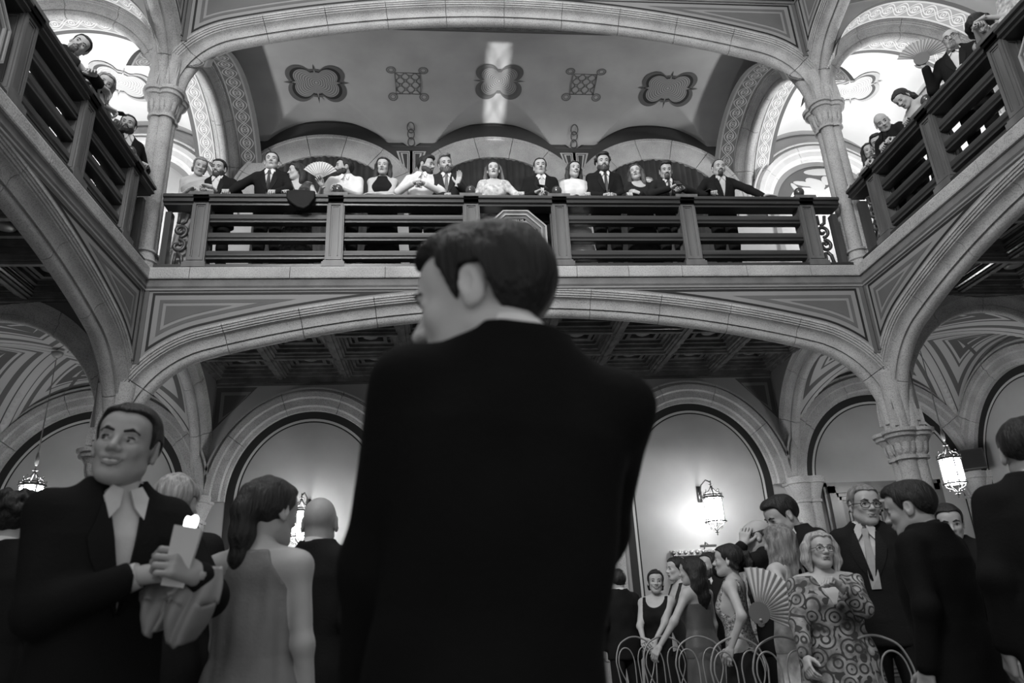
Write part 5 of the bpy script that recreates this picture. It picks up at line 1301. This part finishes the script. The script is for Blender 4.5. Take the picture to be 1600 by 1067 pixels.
br = far('bride in floral long sleeved dress with veil at the middle of the balustrade', -.229, 6.49, sex='f', hair=('updo', .035), skin=.48, outfit='dress', neck='scoop', sleeve='long', pattern=FLORAL, head=(-3, -4, 0), L=(.08, 7.70, 5.985), R=(-.40, 7.76, 5.99), hands=('grip', 'grip'), hdir=(RAILD, RAILD), hup=(UPV, UPV), lips=.12)
far('clean shaven man in dark suit holding a phone, right of the bride', .378, 6.535, hair=('short', .015), skin=.42, under=.6, tie=('tie', .45), head=(-3, -2, 0), L=(.44, 7.80, 6.06), R=(.27, 7.78, 6.07), hands=('hold', 'hold'), hdir=((-.8, -.6, .1), (.9, -.5, .1)))
phone(.36, 7.68, 6.10, .5, .9, 'black phone held by the man right of the bride')
far('smiling woman in white sleeveless top with long dark hair over one shoulder', .81, 6.501, sex='f', hair=('long', .03), skin=.44, outfit='dress', neck='high', col=.66, head=(5, -2, 3), smile=True, L=(.90, 7.70, 5.985), R=(.72, 7.74, 6.0), hands=('grip', 'relaxed'), hdir=(RAILD, (1, -.4, 0)), hup=(UPV, UPV))
far('man with tousled hair and beard in dark suit and tie, right of the white top', 1.208, 6.604, hair=('curly', .015), beard=('full', .05), skin=.42, tie=('tie', .03), head=(-4, 2, 0), L=(1.28, 7.73, 6.0), R=(1.12, 7.73, 6.0), hands=('fist', 'fist'), hdir=((-1, -.4, 0), (1, -.4, 0)))
far('woman with long brown hair in dark long sleeved dress, hand over handrail', 1.654, 6.47, sex='f', hair=('long', .07), skin=.44, outfit='dress', neck='scoop', sleeve='long', col=.02, head=(-22, -4, -6), R=(1.43, 7.70, 5.985), L=(1.60, 7.76, 6.06), hands=('relaxed', 'grip'), hdir=((-.9, -.1, .35), RAILD), hup=((0, -1, .4), UPV))
far('person with pale hair half hidden behind two guests on the right', 1.93, 6.60, y=8.42, lean=0, sex='f', hair=('long', .28), skin=.46, outfit='dress', neck='straps', col=.4, head=(10, 0, 0))
far('man in dark suit looking down at his phone over the second post from the right', 2.033, 6.494, hair=('quiff', .025), beard=('goatee', .05), skin=.40, col=.018, tie=('tie', .05), head=(-8, 12, 0), L=(2.17, 7.72, 6.10), R=(1.99, 7.72, 6.11), hands=('hold', 'hold'), hdir=((-.9, -.5, .2), (.9, -.5, .2)), pole=((1, .1, -.5), (-1, .1, -.5)))
phone(2.08, 7.66, 6.15, .9, 0, 'black phone in the hands of the man looking down')
far('man with shaved hair and goatee in dark suit, arm stretched along the handrail', 2.75, 6.541, hair=('buzz', .03), beard=('goatee', .03), skin=.38, under=.5, tie=('open', .1), head=(-4, 2, 2), L=(3.19, 7.70, 5.985), R=(2.56, 7.73, 6.02), hands=('flat', 'hold'), hdir=((1, -.4, -.15), (-.4, -1, .1)), hup=((0, -.1, 1), UPV), pole=((.4, .5, .3), (-.9, .3, -.3)))
phone(2.50, 7.70, 6.06, .2, -.9, 'black phone held over the handrail by the man with shaved hair')
# veil of the bride
root, Mu, Mh = br; V = []; n, m_ = 22, 16
for j in range(m_):
    q = j / (m_ - 1)
    for i in range(n):
        a = pi * (.02 + .96 * i / (n - 1)); r = .092 + .055 * q + .010 * sin(9 * a + 3 * q)
        V.append((r * cos(a) * (1.05 + .35 * q), .03 + r * sin(a) * .95, .12 - .62 * q + .0 * a) if q > 0 else (r * .75 * cos(a), .03 + r * .8 * sin(a), .125))
F = [(j * n + i, j * n + i + 1, (j + 1) * n + i + 1, (j + 1) * n + i) for j in range(m_ - 1) for i in range(n - 1)]
o = ob('veil', V, F, mat('veil_tulle', .8, .9, alpha=.22), root, True); o.matrix_local = Mh

# ---- folding fans
def fan(name_label, x, y, z, M, r=.23, v=.6, span=2.35, n=15, hub=.0, val_hub=None):
    root = empty('folding_fan'); root.matrix_world = Matrix.Translation((x, y, z)) @ M; tag(root, name_label, 'fan', 'folding fans')
    FM = mat('fan_paper_%d' % (v * 100), v, .8, .06, 12); RM = mat('fan_rib_%d' % (v * 100), v * .45, .5)
    V = []; F = []; k = 2 * n
    for i in range(k + 1):
        a = pi / 2 - span / 2 + span * i / k; e = .006 * (1 if i % 2 else -1)
        V += [(.075 * cos(a), e * .4, .075 * sin(a)), (r * cos(a), e, r * sin(a))]
    F = [(2 * i, 2 * i + 1, 2 * i + 3, 2 * i + 2) for i in range(k)]
    lf = ob('leaf', V, F, FM, root)
    sm = lf.modifiers.new('thickness', 'SOLIDIFY'); sm.thickness = .0015
    key = ('rib', r, v)
    if key not in CACHE: CACHE[key] = MB().box(-.0035, .0035, -.003, .003, -.01, r + .002).mesh('rib', RM)
    for i in range(n + 1): inst('rib', CACHE[key], root, M=Matrix.Rotation(span / 2 - span * i / n, 4, 'Y') @ Matrix.Translation((0, -.005, 0)))
    if hub: MB().lathe([(.001, -.012), (hub, -.012), (hub, -.004), (.001, -.004)], n=24, axis='y').ob('hub_disc', mat('fan_hub', .12, .6), root)
    return root
fan('white folding fan held up at the far balustrade, left of the bearded man in profile', -2.37, 7.70, 6.20, Matrix.Rotation(.05, 4, 'Y') @ Matrix.Rotation(.15, 4, 'X'), r=.225, v=.66, n=13, span=2.1)
# ---- black bag hanging over the handrail
mb = MB(); mb.prism([(-.165, .05), (-.05, .065), (.06, .06), (.175, .045), (.17, -.07), (.115, -.17), (.055, -.215), (-.02, -.19), (-.09, -.14), (-.15, -.07)], -.035, .03); mb.V[0][:, 1] *= np.where(mb.V[0][:, 2] > 0, .6, 1.1)
o = mb.ob('hand_bag', CLOTH(.012, .5)); bv = o.modifiers.new('soft', 'BEVEL'); bv.width = .018; bv.segments = 3
o.location = (-2.56, 7.585, 5.90); tag(o, 'black cloth bag hanging over the handrail below the dark lace dress', 'bag')
MB().tube([(-.06, 0, .06), (-.05, .12, .085), (0, .25, .08), (.05, .12, .085), (.06, 0, .06)], .012, 6).ob('strap', CLOTH(.012, .5), o, True)

# ---- guests along the left balustrade
GL_ = 'guests at the left balustrade'
LR = (1, 0, -.12)
stand('man in dark suit and tie leaning out over the left balustrade, topmost there', (-4.34, 5.80, 6.42), rz=75, lean=24, side=4, hair=('short', .015), beard=('goatee', .06), skin=.40, tie=('tie', .02), head=(-40, 2, 14), L=(-4.13, 5.78, 6.03), R=(-4.13, 5.92, 6.04), hands=('relaxed', 'relaxed'), hdir=((.2, -1, 0), (.2, 1, 0)), hup=((0, 0, 1),) * 2, pole=((1, -.5, -.2), (-1, -.5, -.2)), group=GL_)
stand('woman with long fair hair holding a phone at left balustrade', (-4.36, 6.40, 6.47), rz=70, lean=18, sex='f', hair=('wavy', .20), skin=.44, outfit='dress', neck='straps', col=.08, head=(-30, 8, 5), L=(-4.20, 6.50, 6.02), R=(-4.20, 6.24, 6.04), hands=('hold', 'hold'), hdir=((.5, -1, .1), (.5, 1, .1)), group=GL_)
phone(-4.13, 6.37, 6.07, .4, .2, 'dark phone held by the woman with fair hair at the left balustrade')
stand('bearded man in dark suit with open collar beside the left upper column', (-4.40, 7.12, 6.50), rz=48, lean=10, hair=('short', .015), beard=('full', .02), skin=.36, tie=('open', .1), head=(-30, 2, 2), L=(-4.22, 7.28, 6.05), R=(-4.30, 7.05, 6.06), hands=('hold', 'hold'), hdir=((.3, -1, 0), (.3, 1, 0)), group=GL_)
# ---- guests along the right balustrade
GR_ = 'guests at the right balustrade'
RR = (-1, 0, -.12)
stand('woman with long dark hair and bare shoulders next to the right upper column', (4.50, 7.36, 6.43), rz=-70, lean=6, sex='f', hair=('long', .03), skin=.40, outfit='dress', neck='strapless', col=.05, head=(38, 8, 0), L=(4.26, 7.14, 5.99), R=(4.26, 7.45, 5.99), hands=('grip', 'grip'), hdir=(RR, RR), hup=((0, 0, 1),) * 2, group=GR_)
stand('dark haired man looking down between the bald man and the long haired woman', (4.52, 7.20, 6.44), rz=-80, lean=10, hair=('thick', .015), skin=.42, tie=('open', .1), head=(40, 16, 0), L=(4.26, 7.02, 6.00), R=(4.26, 7.22, 6.00), hands=('grip', 'grip'), hdir=(RR, RR), hup=((0, 0, 1),) * 2, group=GR_)
stand('bald man in black suit leaning over the right balustrade', (4.34, 6.80, 6.44), rz=-80, lean=24, hair=('bald', .05), brow=.05, skin=.42, under=.02, tie=('open', .1), head=(40, 14, 0), L=(4.22, 6.60, 5.99), R=(4.22, 6.92, 5.99), hands=('grip', 'grip'), hdir=(RR, RR), hup=((0, 0, 1),) * 2, group=GR_)
stand('woman with dark hair tied back looking down over the right balustrade', (4.36, 6.33, 6.45), rz=-95, lean=20, sex='f', hair=('ponylow', .02), skin=.44, outfit='dress', neck='strapless', col=.03, head=(12, 26, 0), L=(4.22, 6.15, 5.99), R=(4.22, 6.50, 5.99), hands=('grip', 'grip'), hdir=(RR, RR), hup=((0, 0, 1),) * 2, group=GR_)
stand('bald man with moustache and bow tie fanning himself at the right balustrade', (4.42, 5.55, 6.52), rz=-55, lean=6, hair=('ring', .25), brow=.12, beard=('goatee', .2), skin=.42, tie=('bow', .01), head=(8, 2, 0), R=(4.19, 5.72, 6.30), L=(4.30, 5.35, 5.99), hands=('grip', 'fist'), hdir=(RR, (-.3, 0, 1)), hup=((0, 0, 1), (0, -1, 0)), pole=((.6, .5, -.6), (-.2, .5, -1)), glasses=(.02, .002), group=GR_)
fan('pale folding fan with dark hub held by the bald man with bow tie', 4.16, 5.70, 6.40, Matrix.Rotation(radians(-38), 4, 'Z') @ Matrix.Rotation(.25, 4, 'Y'), r=.235, v=.42, span=2.7, n=17, hub=.075)
stand('dark haired woman bending her head over a phone, upper right corner', (4.36, 5.16, 6.36), rz=-85, lean=24, sex='f', hair=('bob', .012), skin=.42, outfit='dress', neck='straps', pattern=LACE, head=(30, 42, 0), L=(4.20, 4.90, 6.16), R=(4.20, 5.02, 6.15), hands=('hold', 'hold'), hdir=((-.3, 1, .1), (-.3, -1, .1)), group=GR_)
stand('man in patterned shirt cut off by the upper right edge of the photo', (4.50, 4.78, 6.60), rz=-80, lean=6, hair=('short', .05), beard=('full', .06), skin=.42, outfit='shirt', pattern=mat('shirt_print', .4, .8, .5, 30, hi=.6), head=(20, 10, 0), L=(4.30, 4.55, 6.0), R=(4.26, 4.78, 6.0), hands=('grip', 'hold'), group=GR_)

# ---- ground floor
GG = 'guests on the ground floor'
stand('man in black suit seen from behind filling the foreground, head turned left', (-.750, 1.125, 1.572), GF, rz=180, lean=2, side=-8, hair=('nape', .012), skin=.58, col=.007, under=.85, tie=('open', .1), head=(66, 13, 6), nk=-.012, fat=.92, q=.55, L=(-1.02, 1.30, .84), R=(-.72, 1.40, .98), pole=((.3, .7, -.4), (-.1, -.9, -.5)), brow=.02)
m28 = stand('smiling man in black jacket and white shirt holding a candle box, lower left', (-1.845, 2.258, 1.600), GF, rz=42, lean=0, hair=('short', .012), skin=.34, col=.010, under=.55, tie=('open', .1), head=(-34, -2, 8), nk=.012, smile=True, look=(-.8, .1), q=.6, L=(-1.54, 2.10, 1.205), R=(-1.70, 2.10, 1.215), hands=('hold', 'hold'), hdir=((-.5, -.6, .35), (1, .0, .1)), hup=((.6, -.6, .3), (0, -.6, .8)), fat=.96, vw=.05, brow=.01)
stand('man with dark curly hair seen from behind at the lower left edge', (-2.809, 3.536, 1.592), GF, rz=170, hair=('curly', .012), skin=.34, head=(10, 0, 0), tie=('open', .1), group=GG)
stand('grey haired man in dark suit seen from behind, right of the smiling man', (-2.10, 3.38, 1.622), GF, rz=200, hair=('short', .30), skin=.36, head=(-28, 6, 0), tie=('open', .1), group=GG)
stand('grey haired woman in dark print dress half hidden behind the candle box', (-2.28, 4.80, 1.40), GF, rz=30, sex='f', hair=('bob', .12), skin=.30, outfit='dress', neck='scoop', sleeve='long', pattern=mat('dress_leaf_print', .03, .8, .8, 14, hi=.14), head=(10, 0, 0), group=GG)
stand('woman with tied hair in satin halter top seen from behind, left of the foreground man', (-1.50, 2.595, 1.455), GF, rz=172, sex='f', hair=('halfup', .022), skin=.40, outfit='dress', neck='halter', col=.20, rough=.38, legs=.22, head=(-26, 4, 0), q=.6, L=(-1.56, 2.86, 1.0), R=(-1.312, 2.57, .79), pole=((.15, 1, 0), (-.15, 1, 0)), brow=.02, fat=.98, fold=.006)
stand('bald man in dark suit with white collar beside the foreground man', (-1.473, 3.632, 1.552), GF, rz=150, hair=('bald', .08), brow=.06, skin=.32, head=(30, 4, 0), tie=('open', .1), group=GG)
stand('smiling woman with dark updo in black sleeveless dress by the first wire chair', (1.0, 6.91, 1.359), GF, rz=-30, sex='f', hair=('updo', .015), skin=.40, outfit='dress', neck='scoop', col=.012, head=(18, -2, 4), smile=True, R=(.80, 6.72, .88), L=(.86, 6.64, .82), hands=('relaxed', 'relaxed'), group=GG)
stand('man in black suit half hidden behind the foreground man on the right', (.85, 7.74, 1.42), GF, rz=190, hair=('short', .015), skin=.38, tie=('open', .1), head=(0, 0, 0), group=GG)
stand('dark haired woman in profile behind the loose dark hair', (1.43, 7.56, 1.505), GF, rz=-75, sex='f', hair=('updo', .015), skin=.42, outfit='dress', neck='straps', col=.03, head=(-8, 0, 0), group=GG)
stand('woman with loose long dark hair and strapless dress seen from behind', (1.08, 6.029, 1.390), GF, rz=215, sex='f', hair=('longback', .012), skin=.40, outfit='dress', neck='strapless', col=.09, rough=.5, head=(12, 0, 0), L=(.72, 5.92, .84), group=GG)
stand('bearded man with bow tie in profile between two long haired women', (1.427, 6.613, 1.456), GF, rz=-60, hair=('short', .02), beard=('full', .03), skin=.38, tie=('bow', .01), head=(-10, -8, 0), group=GG)
SEQ = mat('sequins', .22, .25, .9, 70, .8, 120, metal=.5, hi=.7)
stand('woman with long dark ponytail in sequinned top seen from behind', (1.098, 5.265, 1.408), GF, rz=238, sex='f', hair=('pony', .012), skin=.40, outfit='dress', neck='scoop', pattern=SEQ, legs=.015, head=(4, -4, 0), L=(.96, 5.05, .84), group=GG)
stand('man in dark suit pressing his hand to his forehead', (1.478, 5.475, 1.595), GF, rz=215, hair=('ring', .06), brow=.03, skin=.40, tie=('open', .1), head=(30, 14, 0), L=(1.30, 5.42, 1.52), hands=('relaxed', 'relaxed'), hdir=((.3, .0, 1), None), pole=((.2, -.5, -1), None), group=GG)
stand('woman with wavy fair hair in white print dress holding a fan', (1.35, 4.95, 1.49), GF, rz=215, sex='f', hair=('wavy', .16), skin=.42, outfit='dress', neck='straps', pattern=mat('dress_white_print', .4, .8, .5, 12, hi=.6), head=(-10, 0, 0), L=(1.04, 4.68, 1.0), hands=('fist', 'relaxed'), hdir=((-.2, -.6, .5), None), group=GG)
fan('large pale folding fan held by the woman with wavy fair hair', 1.0, 4.60, 1.045, Matrix.Rotation(radians(-8), 4, 'Z') @ Matrix.Rotation(.95, 4, 'Y') @ Matrix.Rotation(-.15, 4, 'X'), r=.27, v=.55, span=2.2, n=15, hub=.065)
stand('dark haired man in suit with white collar behind the wavy fair hair', (1.55, 5.15, 1.715), GF, rz=-70, hair=('thick', .012), skin=.38, tie=('open', .1), head=(-16, 16, 0), lean=8, group=GG)
PAISLEY = mat('dress_paisley', .12, .8, .75, 13, hi=.42)
def ringed(m):
    nt = m.node_tree; N = nt.nodes; L = nt.links; b = N['Principled BSDF']; src = b.inputs['Base Color'].links[0].from_socket
    tc = N.new('ShaderNodeTexCoord'); vo = N.new('ShaderNodeTexVoronoi'); vo.inputs['Scale'].default_value = 11; L.new(tc.outputs['Object'], vo.inputs['Vector'])
    mu = N.new('ShaderNodeMath'); mu.operation = 'SINE'; m2 = N.new('ShaderNodeMath'); m2.operation = 'MULTIPLY'; m2.inputs[1].default_value = 22; L.new(vo.outputs['Distance'], m2.inputs[0]); L.new(m2.outputs[0], mu.inputs[0])
    gt = N.new('ShaderNodeMath'); gt.operation = 'GREATER_THAN'; gt.inputs[1].default_value = .35; L.new(mu.outputs[0], gt.inputs[0])
    mx = N.new('ShaderNodeMix'); mx.data_type = 'RGBA'; L.new(gt.outputs[0], mx.inputs[0]); L.new(src, mx.inputs[6]); mx.inputs[7].default_value = (.04, .04, .04, 1); L.new(mx.outputs[2], b.inputs['Base Color']); return m
ringed(PAISLEY)
stand('elderly lady with pale hair, glasses and paisley dress on the right', (1.30, 4.29, 1.377), GF, rz=-14, sex='f', hair=('bob', .34), brow=.12, skin=.42, outfit='dress', neck='vneck', sleeve='long', pattern=PAISLEY, head=(6, -6, 4), L=(1.24, 4.03, 1.17), R=(1.04, 4.15, .80), hands=('fist', 'relaxed'), hdir=((-.8, -.2, .5), None), glasses=(.10, .0024), fat=1.34, q=.85, group=GG)
stand('grey haired man with glasses, dark suit and pale tie beside the door', (1.86, 4.72, 1.69), GF, rz=-34, hair=('short', .18), brow=.05, skin=.36, under=.5, tie=('tie', .32), head=(26, 2, 3), glasses=(.015, .0024), fat=.9, group=GG)
stand('dark haired man in black suit seen from behind on the right, facing left', (1.221, 3.187, 1.466), GF, rz=208, hair=('thick', .010), skin=.36, col=.008, under=.02, tie=('open', .1), head=(16, 6, 0), q=.8, lean=3, fat=1.12, group=GG)
stand('dark haired person behind the two men at right, below the hanging lantern', (2.43, 4.70, 1.555), GF, rz=-40, hair=('short', .02), skin=.36, tie=('open', .1), head=(10, 10, 0), group=GG)
stand('man in black suit cut off by the right edge, seen from behind', (1.405, 2.682, 1.605), GF, rz=160, hair=('short', .010), skin=.36, col=.010, tie=('open', .1), head=(-10, 4, 0), q=.8, fat=1.1, group=GG)
# ---- what the smiling man carries
e = empty('candle_box', (-1.585, 2.075, 1.262)); e.scale = (.72, .72, .80); e.rotation_euler = (.10, .16, .25); tag(e, 'tall pale paper box with a lit candle held by the smiling man', 'candle')
MB().add([(x * s, y * s, z) for z, s in ((-.10, .8), (.09, 1.0)) for x, y in ((-.048, -.048), (.048, -.048), (.048, .048), (-.048, .048))], [(0, 1, 5, 4), (1, 2, 6, 5), (2, 3, 7, 6), (3, 0, 4, 7), (0, 3, 2, 1)]).ob('paper_box', mat('box_paper', .62, .7, .05, 9), e)
g = Grid((-.06, -.06, .04), (.06, .06, .20), .006); g.ell((0, 0, .092), (.022, .022, .020), 0).ell((.012, 0, .115), (.014, .014, .018), .02).ell((-.014, .005, .112), (.010, .010, .014), .01)
inst('glow', np_mesh('glow', [(*g.mesh(), 0)], [mat('candle_glow', .9, .5, emit=3.5)]), e)
sh = empty('satin_shawl', (-1.60, 2.14, 1.17)); tag(sh, 'grey satin shawl draped over the arm of the smiling man', 'shawl')
for (x0, w_, hh, y0, ph, nf) in ((-.075, .09, .17, .03, 0., 1.6), (.035, .12, .20, -.02, 1.2, 2.1)):
    n, m_ = 30, 22; V = []
    for j in range(m_):
        q = j / (m_ - 1)
        for i in range(n):
            t_ = i / (n - 1) - .5; ww = w_ * (.55 + .55 * sin(pi * min(1, .25 + q * .65))) * (1 if q < .8 else 1 - (q - .8) * 1.2)
            V.append((x0 + t_ * ww + .02 * sin(2.5 * q + ph), y0 - .02 * sin(pi * q) + (.011 * sin(nf * 2 * pi * t_ + ph + 1.5 * q) + .005 * sin(17 * t_ + 6 * q)) * (.35 + .65 * q) - .05 * cos(pi * t_) * q, .06 - hh * q + (.05 * abs(t_) if q > .5 else 0)))
    o = ob('fold', V, [(j * n + i, j * n + i + 1, (j + 1) * n + i + 1, (j + 1) * n + i) for j in range(m_ - 1) for i in range(n - 1)], mat('satin', .20, .32, .15, 6), sh, True)
    sm = o.modifiers.new('thickness', 'SOLIDIFY'); sm.thickness = .006
